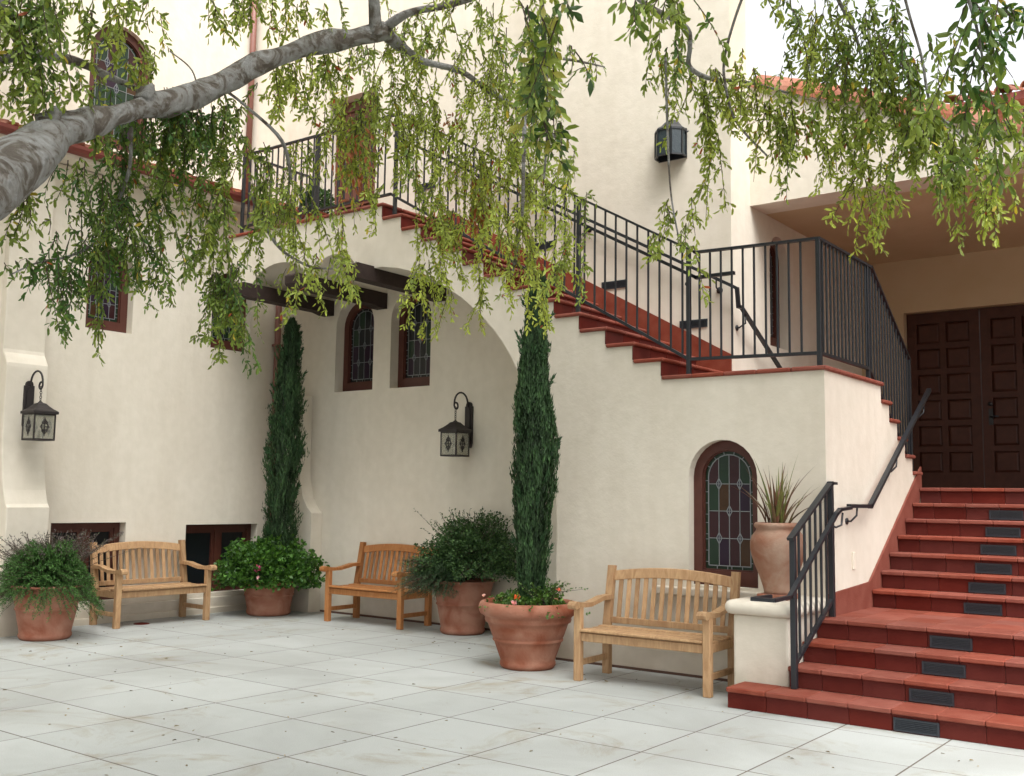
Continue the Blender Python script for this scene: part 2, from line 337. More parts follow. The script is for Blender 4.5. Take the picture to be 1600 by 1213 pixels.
# ------------------------------------------------------------- windows and doors (parts of buildings)
def arched_window(parent,fr,u0,u1,v0,top,depth=.12,fw=.095,bottom=.13,seed=0,border=.035,frame_d=.07,rows=4,label=None,dark=False):
    """arched leaded window filling the opening u0..u1, v0..top, set back by depth"""
    r0=random.Random(seed)
    out=arch(u0,u1,v0,top); inn=arch(u0+fw,u1-fw,v0+bottom,top-fw)
    w=obj('window',MB().plate(out,[inn],fr,depth,depth+frame_d),'frame_paint',parent)
    if label: w['label']=label
    # inner rebate of the frame
    inn2=arch(u0+fw+.012,u1-fw-.012,v0+bottom+.012,top-fw-.012)
    obj('frame_bead',MB().plate(inn,[inn2],fr,depth+.02,depth+frame_d-.002),'frame_paint',w)
    gd=depth+.045
    gu0,gu1,gv0,gt=u0+fw+.012,u1-fw-.012,v0+bottom+.012,top-fw-.012
    obj('backing_glass',MB().plate(arch(gu0,gu1,gv0,gt),[],fr,gd+.012,gd+.02),'glass_dark',w)
    b=border; iu0,iu1,iv0,it=gu0+b,gu1-b,gv0+b,gt-b; c=(iu0+iu1)/2; rr=(iu1-iu0)/2; sp=it-rr
    def topv(u): return sp+math.sqrt(max(rr*rr-(u-c)**2,0))
    ld=MB(); lw=.006
    def strip(p,q,w_=lw):
        p=Vector(fr(p[0],p[1],gd-.002));q=Vector(fr(q[0],q[1],gd-.002)); ax=Vector(fr(0,0,1))-Vector(fr(0,0,0)); ld.bar(p,q,w_,.008,up=ax)
    cols=4; cw=(iu1-iu0)/cols; H=(it-iv0); rh=[iv0+H*k for k in (0,.245,.49,.735)]+[it+1]
    pal=['glass_green','glass_amber','glass_maroon','glass_plum'] if not dark else ['glass_dark','glass_plum','glass_green','glass_dark']
    for ci in range(cols):
        a,e=iu0+ci*cw+.002,iu0+(ci+1)*cw-.002
        for ri in range(4):
            lo=rh[ri]+.002; hi=rh[ri+1]-.002
            if ri==3:
                us=[a+(e-a)*k/5 for k in range(6)]; poly=[(a,lo),(e,lo)]+[(u,topv(u)-.002) for u in us[::-1]]
                if min(p[1] for p in poly[2:])<lo: poly=[(u,max(v,lo+.001)) for u,v in poly]
            else: poly=[(a,lo),(e,lo),(e,hi),(a,hi)]
            obj('pane',MB().plate(poly,[],fr,gd,gd+.008),pal[(ci*3+ri*2+(ci*ri)+seed)%4 if not dark else r0.randrange(4)],w)
    for k in range(1,cols): strip((iu0+k*cw,iv0),(iu0+k*cw,topv(iu0+k*cw)))
    for v in rh[1:4]: strip((iu0,v),(iu1,v))
    o=arch(iu0,iu1,iv0,it); [strip(o[i],o[(i+1)%len(o)],.008) for i in range(len(o))]
    bp=MB(); o2=arch(gu0,gu1,gv0,gt); bp.plate(o2,[arch(iu0,iu1,iv0,it)],fr,gd+.001,gd+.008); obj('pane',bp,'glass_green' if not dark else 'glass_dark',w)
    # short leads across the border
    v=gv0+.06
    while v<sp:
        strip((gu0,v),(iu0,v)); strip((iu1,v),(gu1,v)); v+=r0.choice((.045,.10,.075))
    for k in range(1,7):
        t=math.pi*k/7; g2=(gu1-gu0)/2; strip((c+rr*math.cos(t),sp+rr*math.sin(t)),(c+g2*math.cos(t),sp+g2*math.sin(t)))
    for k in (.2,.45,.55,.8): u=iu0+(iu1-iu0)*k; strip((u,gv0),(u,iv0))
    dm=[(iu0+cw,rh[1]),(iu0+3*cw,rh[1]),(c,rh[2]),(iu0+cw,rh[3]),(iu0+3*cw,rh[3])]
    for (u,v) in dm:
        dx,dz=cw*.26,cw*.5; P=[(u,v-dz),(u+dx,v),(u,v+dz),(u-dx,v)]
        obj('pane',MB().plate(P,[],fr,gd-.003,gd+.004),'glass_blue',w)
        for i in range(4): strip(P[i],P[(i+1)%4])
    obj('lead_came',ld,'lead',w)
    return w
def door(parent,fr,u0,u1,v0,v1,depth,m,cols,rows,handle=None,leafs=1,frame=.0):
    for li in range(leafs):
        a=u0+(u1-u0)*li/leafs+.004; b=u0+(u1-u0)*(li+1)/leafs-.004
        d=None; pw=(b-a); mx=.12 if leafs>1 else .13; gap=.075
        cw=(pw-2*mx-(cols-1)*gap)/cols; bz=.22; tz=.14; ch=((v1-v0)-bz-tz-(rows-1)*.07)/rows
        holes=[]
        for i in range(cols):
            for j in range(rows):
                x=a+mx+i*(cw+gap); z=v0+bz+j*(ch+.07); holes.append((x,z,x+cw,z+ch))
        mb=MB().plate([(a,v0),(b,v0),(b,v1),(a,v1)],[[(h[0],h[1]),(h[2],h[1]),(h[2],h[3]),(h[0],h[3])] for h in holes],fr,depth,depth+.05)
        d=obj('door',mb,m,parent)
        for h in holes:
            # raised field inside the recessed panel
            x0,z0,x1,z1=h; e=.03; v=[fr(x0,z0,depth+.03),fr(x1,z0,depth+.03),fr(x1,z1,depth+.03),fr(x0,z1,depth+.03),fr(x0+e,z0+e,depth+.012),fr(x1-e,z0+e,depth+.012),fr(x1-e,z1-e,depth+.012),fr(x0+e,z1-e,depth+.012)]
            obj('door_panel',MB().add(v,[(0,1,5,4),(1,2,6,5),(2,3,7,6),(3,0,4,7),(4,5,6,7)]),m,d)
        if handle is not None and li==leafs-1:
            u,v=handle; hb=MB(); p=Vector(fr(u,v,depth)); ax=(Vector(fr(0,0,0))-Vector(fr(0,0,1)))
            hb.plate([(u-.025,v-.1),(u+.025,v-.1),(u+.025,v+.1),(u-.025,v+.1)],[],fr,depth-.008,depth-.001)
            hb.tube([p,p+ax*.05,p+ax*.055+(Vector(fr(1,0,0))-Vector(fr(0,0,0)))*.1],.011,8)
            q=Vector(fr(u,v+.16,depth)); hb.tube([q,q+ax*.02],.028,12)
            obj('handle',hb,'iron',d)
def low_window(parent,fr,u0,u1,v0,v1,depth=.13):
    f=.07; mid=(u0+u1)/2+.02
    h1=[(u0+f,v0+f),(mid-.04,v0+f),(mid-.04,v1-f),(u0+f,v1-f)]; h2=[(mid+.04,v0+f),(u1-f,v0+f),(u1-f,v1-f),(mid+.04,v1-f)]
    w=obj('window',MB().plate([(u0,v0),(u1,v0),(u1,v1),(u0,v1)],[h1,h2],fr,depth,depth+.07),'frame_paint',parent)
    for h in (h1,h2):
        a,b=h[0],h[2]; i=.045
        sash=[(a[0]+i,a[1]+i),(b[0]-i,a[1]+i),(b[0]-i,b[1]-i),(a[0]+i,b[1]-i)]
        obj('sash',MB().plate(h,[sash],fr,depth+.02,depth+.06),'frame_paint',w)
        obj('pane',MB().plate(h,[],fr,depth+.045,depth+.05),'glass_dark',w)

# ============================================================= SETTING
XL=-11.45; YT=9.75; YW=8.47; XT=-4.57; XU=-12.35; XS=-3.14; YB=13.7; YP=10.22
LA=2.68; TOP=4.90; PLAT=1.705; MID=.62
gnd=MB().box(-60,60,-60,60,-.3,-.0014); g_o=obj('ground',gnd,'joint_dark',recenter=False); g_o['kind']='structure'
# paving slabs: joint lines as measured on the courtyard floor
gx=[-12.0,-11.26,-10.5,-9.77,-8.97,-8.18,-7.40,-6.52,-5.67,-4.89,-4.08,-3.34,-2.64,-1.94,-1.2,-.45,.3,1.05,1.8,2.55,3.3]
gy=[-.85,-.1,.65,1.4,2.12,2.84,3.575,4.31,5.04,5.79,6.52,7.24,8.0,8.78,9.75]
pav=bpy.data.objects.new('paving',None); col.objects.link(pav); pav['kind']='structure'; WORLD[pav.name]=Vector((0,0,0))
for i in range(len(gx)-1):
    for j in range(len(gy)-1):
        if gx[i]>-3.3 and gy[j]>7.9: continue
        g=.006; piece('paving_slab',pav,gx[i]+g,gx[i+1]-g,gy[j]+g,gy[j+1]-g,-.055,0,'paving',.001,jit=.0004)

# ------------------------------------------------------------- left wing
lw=thing('left_wing','cream stucco wing on the left with clay tiled eave, leaded windows and low cellar windows','building',(XL,6,0))
fl=FX(XL)
W1=(6.73,7.35,3.48,4.52); W2=(8.52,9.17,3.46,4.52); L1=(6.45,7.41,.25,1.175); L2=(8.27,9.42,.25,1.135)
rect=lambda a:[(a[0],a[2]),(a[1],a[2]),(a[1],a[3]),(a[0],a[3])]
obj('wall',MB().plate([(0,-.05),(9.74,-.05),(9.74,5.36),(0,5.36)],[arch(*W1),arch(*W2),rect(L1),rect(L2)],fl,0,.35),'stucco',lw)
arched_window(lw,fl,*W1,seed=1); arched_window(lw,fl,*W2,seed=5,dark=True)
low_window(lw,fl,*L1); low_window(lw,fl,*L2)
obj('wall_back',MB().box(XL-1.2,XL-.8,0,9.7,0,5.3),'stucco',lw)
# base ledges
obj('plinth',MB().box(XL,XL+.06,6.22,9.74,-.05,.2),'stucco',lw,bevel=.01)
obj('plinth',MB().box(XL,XL+.10,6.22,9.74,-.05,.075),'stucco',lw,bevel=.01)
# buttress near the picture's left side, with concave weatherings
def buttress(parent,Y0,Y1,X0,prof,name='buttress'):
    mb=MB(); n=len(prof)
    v=[(X0+a,Y0,z) for a,z in prof]+[(X0+a,Y1,z) for a,z in prof]+[(X0-.02,Y0,prof[0][1]),(X0-.02,Y0,prof[-1][1]),(X0-.02,Y1,prof[0][1]),(X0-.02,Y1,prof[-1][1])]
    f=[(i,n+i,n+i+1,i+1) for i in range(n-1)]
    f+=[tuple([2*n]+list(range(n))+[2*n+1]), tuple([2*n+2,2*n+3]+list(range(2*n-1,n-1,-1)))]
    mb.add(v,f); return obj(name,mb,'stucco',parent,bevel=.012)
buttress(lw,5.72,6.20,XL,[(.40,-.05),(.40,1.36),(.36,1.40),(.30,1.55),(.255,1.75),(.22,2.0),(.20,2.3),(.20,2.90),(.195,2.94),(.15,3.01),(.11,3.06),(.10,3.10),(.10,5.35)])
# eave: painted fascia board, gutter and barrel tiles one by one
obj('fascia',MB().box(XL,-11.17,0,9.74,5.37,5.46),'stucco',lw)
gb_=MB(); n=10
prof=[(-11.17+.0,5.52)]+[(-11.17+.0+.13*math.sin(math.pi*.5*k/n)+.0,5.40+.12*(1-math.cos(math.pi*.5*(k)/n))) for k in range(n+1)]
gb_.plate([(-11.17,5.42),(-11.13,5.42),(-11.085,5.435),(-11.06,5.47),(-11.055,5.51),(-11.065,5.51),(-11.17,5.50)],[],lambda u,v,d:(u,d,v),0,9.74); obj('gutter',gb_,'fascia_paint',lw)
obj('roof_deck',MB().add([(-11.12,0,5.53),(-11.12,9.74,5.53),(XU-.3,9.74,6.0),(XU-.3,0,6.0),(-11.12,0,5.51),(-11.12,9.74,5.51),(XU-.3,9.74,5.98),(XU-.3,0,5.98)],[(0,1,2,3),(7,6,5,4),(0,4,5,1),(1,5,6,2),(2,6,7,3),(3,7,4,0)]),'roof_clay',lw)
def barrel(r,L,n=8,r2=None):
    """half-round clay tile along +x, open below"""
    mb=MB(); r2=r2 or r*.85; v=[];f=[]; t=.014
    for (x,rr) in ((0,r),(L,r2)):
        for q in (rr,rr-t):
            for k in range(n+1):
                a=math.pi*k/n; v.append((x,q*math.cos(a),q*math.sin(a)*.85))
    m=n+1
    for k in range(n):
        f.append((k,k+1,2*m+k+1,2*m+k)); f.append((m+k+1,m+k,3*m+k,3*m+k+1)); f.append((k+1,k,m+k,m+k+1)); f.append((2*m+k,2*m+k+1,3*m+k+1,3*m+k))
    f+=[(0,2*m,3*m,m),(n,m+n,3*m+n,2*m+n)]
    return mb.add(v,f,False)
tb=barrel(.088,.44); tme=bpy.data.meshes.new('roof_tile'); tme.from_pydata(tb.v,[],tb.f); tme.materials.append(M['roof_clay']); tme.update()
ang=math.atan2(.47,XU-.3+11.12)
y=4.35
while y<9.7:
    for k in range(3):
        o=bpy.data.objects.new('roof_tile',tme); link(o,lw)
        x=-11.06-.39*k; z=5.545+.39*k*.305+.012
        o.location=Vector((x,y+rnd.uniform(-.01,.01),z))-wloc(lw); o.rotation_euler=(0,-R_(163)+rnd.uniform(-.02,.02)*0,rnd.uniform(-.03,.03)); WORLD[o.name]=Vector((x,y,z))
    y+=.262
# set back upper wall with the tall window
fu=FX(XU); TW=(7.12,8.04,6.06,7.76)
obj('wall',MB().plate([(0,5.3),(9.74,5.3),(9.74,10.5),(0,10.5)],[arch(*TW)],fu,0,.35),'stucco',lw)
arched_window(lw,fu,*TW,depth=.08,fw=.11,bottom=.16,seed=2)
obj('wall_back',MB().box(XU-1.2,XU-.8,5,9.7,5.5,10),'stucco',lw)
for (x,yy,z0,z1) in ((XL+.06,9.60,.0,4.6),(XU+.07,9.66,5.8,10.4)):
    p=MB(); p.tube([(x,yy,z0),(x,yy,z1)],.045,12); 
    zz=z0+.8
    while zz<z1: p.box(x-.06,x+.052,yy-.052,yy+.052,zz,zz+.03); zz+=1.4
    obj('drainpipe',p,'pipe_paint',lw)

# ------------------------------------------------------------- main building with porch
mb_=thing('main_building','tall cream stucco main block behind the stairs with open porch and dark double doors','building',(-8,YT,0))
ft=FY(YT); D1=(-10.67,-9.72,TOP,7.03); W3=(-10.37,-9.66,2.92,4.16); W4=(-9.35,-8.66,2.92,4.16)
obj('wall',MB().plate([(XU-.5,-.05),(XT-.25,-.05),(XT-.25,12),(XU-.5,12)],[rect(D1),arch(*W3),arch(*W4)],ft,0,.35),'stucco',mb_)
obj('wall',MB().plate([(XT-.25,YT),(XT,YT),(XT-.25,YT+.35)],[],lambda u,v,d:(u,v,d),-.05,12),'stucco',mb_)
arched_window(mb_,ft,*W3,depth=.15,seed=3,dark=True,fw=.09); arched_window(mb_,ft,*W4,depth=.15,seed=4,dark=True,fw=.09)
door(mb_,ft,*D1[:2],TOP+.01,D1[3]-.01,.16,'balcony_door',2,4,handle=(D1[0]+.08,TOP+1.05))
obj('wall_back',MB().box(XU,XT-.36,YT+1.2,YT+1.4,0,12),'stucco',mb_)
fp=FX(XT); ZC0=4.80; WP=(10.72,11.22,3.24,4.50)
obj('wall',MB().plate([(YT+.003,-.05),(YB,-.05),(YB,ZC0),(YP+.39,ZC0),(YP+.39,5.9),(YT+.003,5.9)],[arch(*WP)],fp,0,.35),'stucco',mb_)
b=MB(); b.add([(XT-.30,YT+.352,4.802),(XT-.65,YT+.352,4.802),(XT-2.6,YB,4.802),(XT-2.2,YB,4.802),(XT-.30,YT+.352,12),(XT-.65,YT+.352,12),(XT-2.6,YB,12),(XT-2.2,YB,12)],[(0,1,2,3),(7,6,5,4),(0,4,5,1),(1,5,6,2),(2,6,7,3),(3,7,4,0)])
obj('wall',b,'stucco',mb_)
arched_window(mb_,fp,*WP,depth=.1,seed=6,dark=True,fw=.07)
# porch: raked parapet, ceiling, back wall, roof
ZC=4.68
obj('parapet',MB().plate([(XT,ZC),(4,ZC),(4,4.90),(-1.75,4.90),(XT,6.02)],[],FY(YP),0,.4),'stucco',mb_)
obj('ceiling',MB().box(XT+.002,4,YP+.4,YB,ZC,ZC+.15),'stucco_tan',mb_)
DD=(-4.02,-2.24,PLAT,3.99)
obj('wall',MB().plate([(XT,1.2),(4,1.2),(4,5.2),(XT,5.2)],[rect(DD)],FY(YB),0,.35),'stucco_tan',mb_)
door(mb_,FY(YB),DD[0],DD[1],PLAT+.01,DD[3]-.005,.12,'door_wood',2,6,handle=(-3.03,2.62),leafs=2)
obj('door_sill',MB().box(DD[0],DD[1],YB-.02,YB+.3,PLAT,PLAT+.035),'beam_wood',mb_)
obj('wall',MB().box(4,4.35,YP,YB,0,5.2),'stucco',mb_)
# clay coping tiles running down the rake
cp0=Vector((XT+.02,YP+.2,6.02)); cp1=Vector((-1.75,YP+.2,4.90)); cd=(cp1-cp0).normalized(); L=(cp1-cp0).length
ct=barrel(.235,.49,10,.255); ct2=bpy.data.meshes.new('coping_tile'); ct2.from_pydata(ct.v,[],ct.f); ct2.materials.append(M['roof_clay']); ct2.update()
k=0; s=0
while s<L-.1:
    p=cp0+cd*s; o=bpy.data.objects.new('coping_tile',ct2); link(o,mb_); o.location=p-wloc(mb_)+Vector((0,0,-.035)); o.rotation_euler=(0,math.atan2(-cd.z,cd.x)-.012,0); WORLD[o.name]=p; s+=.455; k+=1
x=-1.75
while x<3.9:
    o=bpy.data.objects.new('coping_tile',ct2); link(o,mb_); o.location=Vector((x,YP+.2,4.87))-wloc(mb_); WORLD[o.name]=o.location; x+=.455; k+=1
# higher roof standing behind the parapet
rb=thing('rear_wing','pale pink wing rising behind the porch parapet with clay barrel tile eave','building',(-.3,12,4.83))
obj('wall',MB().box(-2.62,3.6,12.3,13.5,4.83,5.93),'stucco',rb)
obj('fascia',MB().box(-2.95,4,11.96,12.3,5.90,5.955),'fascia_paint',rb)
obj('gutter',MB().box(-2.97,4,11.90,11.96,5.88,5.97),'fascia_paint',rb)
obj('roof_deck',MB().add([(-2.95,11.93,5.97),(4,11.93,5.97),(4,13.6,6.5),(-2.95,13.6,6.5),(-2.95,11.93,5.955),(4,11.93,5.955),(4,13.6,6.485),(-2.95,13.6,6.485)],[(0,1,2,3),(7,6,5,4),(0,4,5,1),(1,5,6,2),(2,6,7,3),(3,7,4,0)]),'roof_clay',rb)
x=-2.9
while x<.6:
    for k in range(2):
        o=bpy.data.objects.new('roof_tile',tme); link(o,rb)
        p=Vector((x,11.84+k*.39,5.985+k*.125)); o.location=p-wloc(rb); o.rotation_euler=Matrix(((0,-1,0),(1,0,0),(0,0,1))).to_4x4().to_euler(); WORLD[o.name]=p
        o.rotation_euler=(R_(0),-R_(17),R_(90))
    x+=.262
# stepped louvred lights in the wall above the stair skirting
def louvre(parent,fr,u,v,w,h,name='step_light'):
    """black louvred light: frame with slats in front of a dark recess"""
    b=MB(); e=.014; hole=[(u-w/2+e,v-h/2+e),(u+w/2-e,v-h/2+e),(u+w/2-e,v+h/2-e),(u-w/2+e,v+h/2-e)]
    b.plate([(u-w/2,v-h/2),(u+w/2,v-h/2),(u+w/2,v+h/2),(u-w/2,v+h/2)],[hole],fr,-.012,.0)
    b.plate(hole,[],fr,-.003,-.001)
    n=5
    for i in range(n):
        z=v-h/2+e+(h-2*e)*(i+.5)/n; p=Vector(fr(u-w/2+e,z,-.006));q=Vector(fr(u+w/2-e,z,-.006)); b.bar(p,q,.010,.005)
    return obj(name,b,'vent_metal',parent)
for (u,v) in ((-5.97,3.90),(-5.0,3.375),(-6.95,4.47),(-7.9,5.0),(-8.8,5.5)): louvre(mb_,ft,u,v,.32,.085)

# ------------------------------------------------------------- outside staircase to the balcony
es=thing('outside_staircase','cream stucco staircase climbing left over a wide arch to a small balcony, red tiled treads','staircase',(-7,YW,0))
NR=13; rise=(TOP-LA)/NR; X0=-4.678; tr=.3027; T=.037
def nose(k): return X0-tr*k
poly=[(XS,-.05),(XS,LA-T),(X0,LA-T)]
for k in range(NR):
    poly.append((nose(k),LA-T+rise*(k+1)));
    if k<NR-1: poly.append((nose(k+1),LA-T+rise*(k+1)))
poly+=[(-11.05,TOP-T),(-11.05,4.16),(-10.57,4.16)]
def archpts(x0,x1,z0,zt,n=14,p=1.0):
    c=(x0+x1)/2; r=(x1-x0)/2; return [(c-r*math.cos(math.pi*i/n),z0+(zt-z0)*math.sin(math.pi*i/n)**p) for i in range(1,n)]
poly+=[(-10.55,4.17)]+archpts(-10.55,-9.58,4.17,4.42)+[(-9.58,4.17),(-9.44,4.17)]+archpts(-9.44,-8.72,4.17,4.40)+[(-8.72,4.15),(-8.60,4.13)]
bz=[(-8.45,4.15),(-8.30,4.15),(-8.06,4.11),(-7.85,4.05),(-7.67,3.98),(-7.47,3.89),(-7.29,3.79),(-7.10,3.67),(-6.93,3.54),(-6.79,3.42),(-6.66,3.29),(-6.53,3.14),(-6.41,2.97),(-6.31,2.79),(-6.20,2.58),(-6.10,2.36),(-6.01,2.14),(-5.93,1.92),(-5.87,1.72),(-5.84,1.55),(-5.83,1.35)]
poly+=bz+[(-5.83,-.05)]
W5=(-4.40,-3.745,.80,2.08)
obj('wall',MB().plate(poly,[arch(*W5)],FY(YW),0,YT-.004-YW,recess=.3),'stucco',es,bevel=.012)
arched_window(es,FY(YW),*W5,depth=.10,seed=0,fw=.085,bottom=.13,border=.03)
obj('window_ledge',MB().box(-4.75,-3.3,YW-.055,YW,.70,.775),'stucco',es,bevel=.012)
# block under the short flight to the porch
SY0=9.93; st=.237; sr=(LA-PLAT)/6
py=[(YT-.003,-.05),(YT-.003,LA-T),(SY0,LA-T)]
for k in range(6):
    py.append((SY0+st*k,LA-T-sr*(k+1)+ (0)))
    if k<5: py.append((SY0+st*(k+1),LA-T-sr*(k+1)))
py[-1]=(SY0+st*5,PLAT-T); py+=[(SY0+st*5+.02,PLAT-T),(SY0+st*5+.02,-.05)]
obj('wall',MB().plate(py,[],FX(XS-.0),0,XS-XT-.003),'stucco',es)
# tiles: treads with a projecting nose, risers below
def tread_row(parent,x0,x1,ya,yb,z,along,n=None,nosing=.03):
    pass
ny=[YW-.03,YW+.31,YW+.63,YW+.95,YT-.005]
for k in range(NR):          # stairs going up in -x
    z=LA+rise*k; xa=nose(k)
    for j in range(4):
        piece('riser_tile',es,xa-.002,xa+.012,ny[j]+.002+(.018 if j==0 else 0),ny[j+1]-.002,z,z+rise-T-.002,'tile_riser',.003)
        zz=z+rise; x1=xa+.035; x0=nose(k+1)+.014 if k<NR-1 else xa-.30
        piece('tread_tile',es,x0,x1,ny[j]+.002,ny[j+1]-.002,zz-T,zz,'tile_red',.012)
# balcony floor tiles along the edge
x=nose(NR-1)-.302
while x>-11.05:
    for j in range(4): piece('floor_tile',es,max(x-.30,-11.08)+.002,x-.002,ny[j]+.002,ny[j+1]-.002,TOP-T,TOP,'tile_red',.010)
    x-=.302
# landing tiles
xx=[X0+.012]; 
while xx[-1]<XS-.2: xx.append(min(xx[-1]+.31,XS+.03))
xx[-1]=XS+.03
ly=ny[:4]+[YT-.005,SY0+.03]
for i in range(len(xx)-1):
    for j in range(5):
        a,b=ly[j],ly[j+1]
        if b-a<.02: continue
        piece('floor_tile',es,xx[i]+.002,xx[i+1]-.002,a+.002,b-.002,LA-T,LA,'tile_red',.010)
for k in range(6):           # short flight down to the porch
    z=LA-sr*(k+1); ya=SY0+st*k
    for i in range(len(xx)-1):
        piece('riser_tile',es,xx[i]+.002,xx[i+1]-.002-(.028 if i==len(xx)-2 else 0),ya,ya+.012,z,z+sr-T,'tile_riser',.003)
        if k<5: piece('tread_tile',es,xx[i]+.002,xx[i+1]-.002,ya+.014,ya+st+.035,z-T,z,'tile_red',.010)
obj('plinth',MB().box(-5.82,-3.66,YW-.010,YW,-.05,.022),'base_brown',es)
# red skirting on the wall above the treads
sk=[(XT-.002,LA+.002),(XT-.002,LA+.34),(nose(12)-.05,TOP+.28),(-9.68,TOP+.28),(-9.68,TOP+.002),(nose(12),TOP+.002)]
obj('skirting',MB().plate([(XT-.002,LA-.03),(XT-.002,LA+.345),(nose(12),TOP+.17),(-9.69,TOP+.17),(-9.69,TOP+.001),(nose(12),TOP-.1),(X0-.1,LA-.03)],[],FY(YT),-.022,-.003),'tile_red',es)
# timber beams carrying the balcony
for xb in (-10.505,-9.51,-8.50):
    w=.085; prof=[(YT-.01,3.98),(YT-.10,3.955),(YT-.28,3.955),(YT-.34,3.985)] 
    prof=[(8.16,4.04),(8.21,3.995),(9.50,3.99),(9.62,3.965),(YT-.006,3.965),(YT-.006,4.17),(8.21,4.17),(8.16,4.14)]
    obj('beam',MB().plate(prof,[],FX(xb+w),0,2*w),'beam_wood',es,bevel=.012)
# buttress in the back corner of the recess
bu=MB(); 
bu.plate([(-11.12,-.05),(-10.52,-.05),(-10.52,1.30),(-10.60,1.36),(-10.70,1.50),(-10.77,1.75),(-10.79,2.0),(-10.79,2.88),(-11.12,2.96)],[],FY(YT-.20),0,.195); obj('buttress',bu,'stucco',mb_,bevel=.012)
obj('plinth',MB().box(-10.5,-5.84,YT-.012,YT,-.05,.025),'base_brown',mb_)

# ------------------------------------------------------------- entrance stairs
en=thing('entrance_staircase','wide red tiled steps on the right rising past a mid landing to the porch doors','staircase',(-2,8,0))
XE=1.36; R1=.155
fronts=[7.43,7.73,8.02,8.31]; up=[9.52+.255*k for k in range(7)]; 
levels=[R1*(k+1) for k in range(11)]
allf=fronts+up; backs=allf[1:]+[YB]
xl0=XS+.022; NT=15; tw=.30; xs=[-3.22+tw*i for i in range(NT+1)]   # tile joints
xs=[xl0]+[q for q in [-2.92+.30*i for i in range(14)] if q<XE]+[XE]
core=MB()
for k,(f,b) in enumerate(zip(allf,backs)):
    core.box(xl0-.01 if k else -3.52,XE,f+.014,b+.02 if k<10 else b, (R1*k-.05) if k else -.05,levels[k]-T-.002)
obj('step_core',core,'grout',en)
for k,f in enumerate(allf):
    zt=levels[k]; b=allf[k+1] if k<10 else None
    X_=list(xs)
    if k==0: X_=[-3.54,-3.23]+xs[1:]
    elif k in (1,2,3): X_=[XS-.035+.0]+xs[1:]
    for i in range(len(X_)-1):
        g=.0012
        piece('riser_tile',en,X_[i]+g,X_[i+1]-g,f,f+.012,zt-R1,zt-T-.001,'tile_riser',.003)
        if k in (3,10):     # landings: rows of square tiles
            rows=[f-.032]; end=up[0] if k==3 else YB-.005
            step=.31
            while rows[-1]+step<end-.12: rows.append(rows[-1]+step)
            rows.append(end)
            for j in range(len(rows)-1): piece('floor_tile',en,X_[i]+g,X_[i+1]-g,rows[j]+g,rows[j+1]-g,zt-T,zt,'tile_red',.007 if j==0 else .003)
        else: piece('tread_tile',en,X_[i]+g,X_[i+1]-g,f-.032,b+.0,zt-T,zt,'tile_red',.007)
piece('riser_tile',en,-3.54,-3.528,7.445,7.74,0,R1-T-.001,'tile_riser',.003)
obj('floor_slab',MB().box(-4.57,-3.15,SY0+st*5+.03,YB,1.4,PLAT-.004),'tile_red',en)
# louvred step lights, one per riser
vx=[-2.16,-2.14,-2.13,-2.15,-2.20,-2.22,-2.22,-2.23,-2.24,-2.26]
for k in range(10): louvre(en,FY(allf[k]),vx[k],R1*k+.052,.30,.088)
# red skirting along the side wall
obj('skirting',MB().plate([(8.47,MID),(8.47,.80),(9.46,.845),(11.12,1.92),(11.12,PLAT),(10.9,1.4),(9.5,.5),(8.47,.5)],[],FX(XS),-.020,-.002),'tile_red',en)
obj('light_switch',MB().cbox(XS,XS+.012,9.05,9.12,.97,1.12,.004),'plaster_white',mb_)

# ------------------------------------------------------------- pedestal
pd=thing('pedestal','short cream stucco pier with a rounded cap beside the red steps','pedestal',(-3.41,8.08,0))
obj('shaft',MB().box(-3.64,-3.183,7.745,YW-.002,-.05,.66),'stucco',pd,bevel=.02)
pc=MB(); 
def rr(u0,u1,v0,v1,r,n=6):
    pts=[]
    for (cx,cy,a0) in ((u1-r,v0+r,-90),(u1-r,v1-r,0),(u0+r,v1-r,90),(u0+r,v0+r,180)):
        for i in range(n+1):
            a=R_(a0+90*i/n); pts.append((cx+r*math.cos(a),cy+r*math.sin(a)))
    return pts
lay=[]; rc=.055; nl=9
for i in range(nl+1):
    a=-math.pi/2+math.pi*i/nl; lay.append((rc*math.cos(a),.715+rc*math.sin(a)))
base=[rr(-3.65-q,-3.173+q,7.735-q,YW-.003,.02+max(q,0)) for q,_ in lay]; n=len(base[0]); v=[];f=[]
for (q,z),L_ in zip(lay,base): v+=[(a,b,z) for a,b in L_]
for i in range(nl):
    for k in range(n): f.append((i*n+k,i*n+(k+1)%n,(i+1)*n+(k+1)%n,(i+1)*n+k))
f.append(tuple(nl*n+k for k in range(n))); f.append(tuple(range(n))[::-1]); pc.add(v,f,True); obj('cap',pc,'stucco',pd)

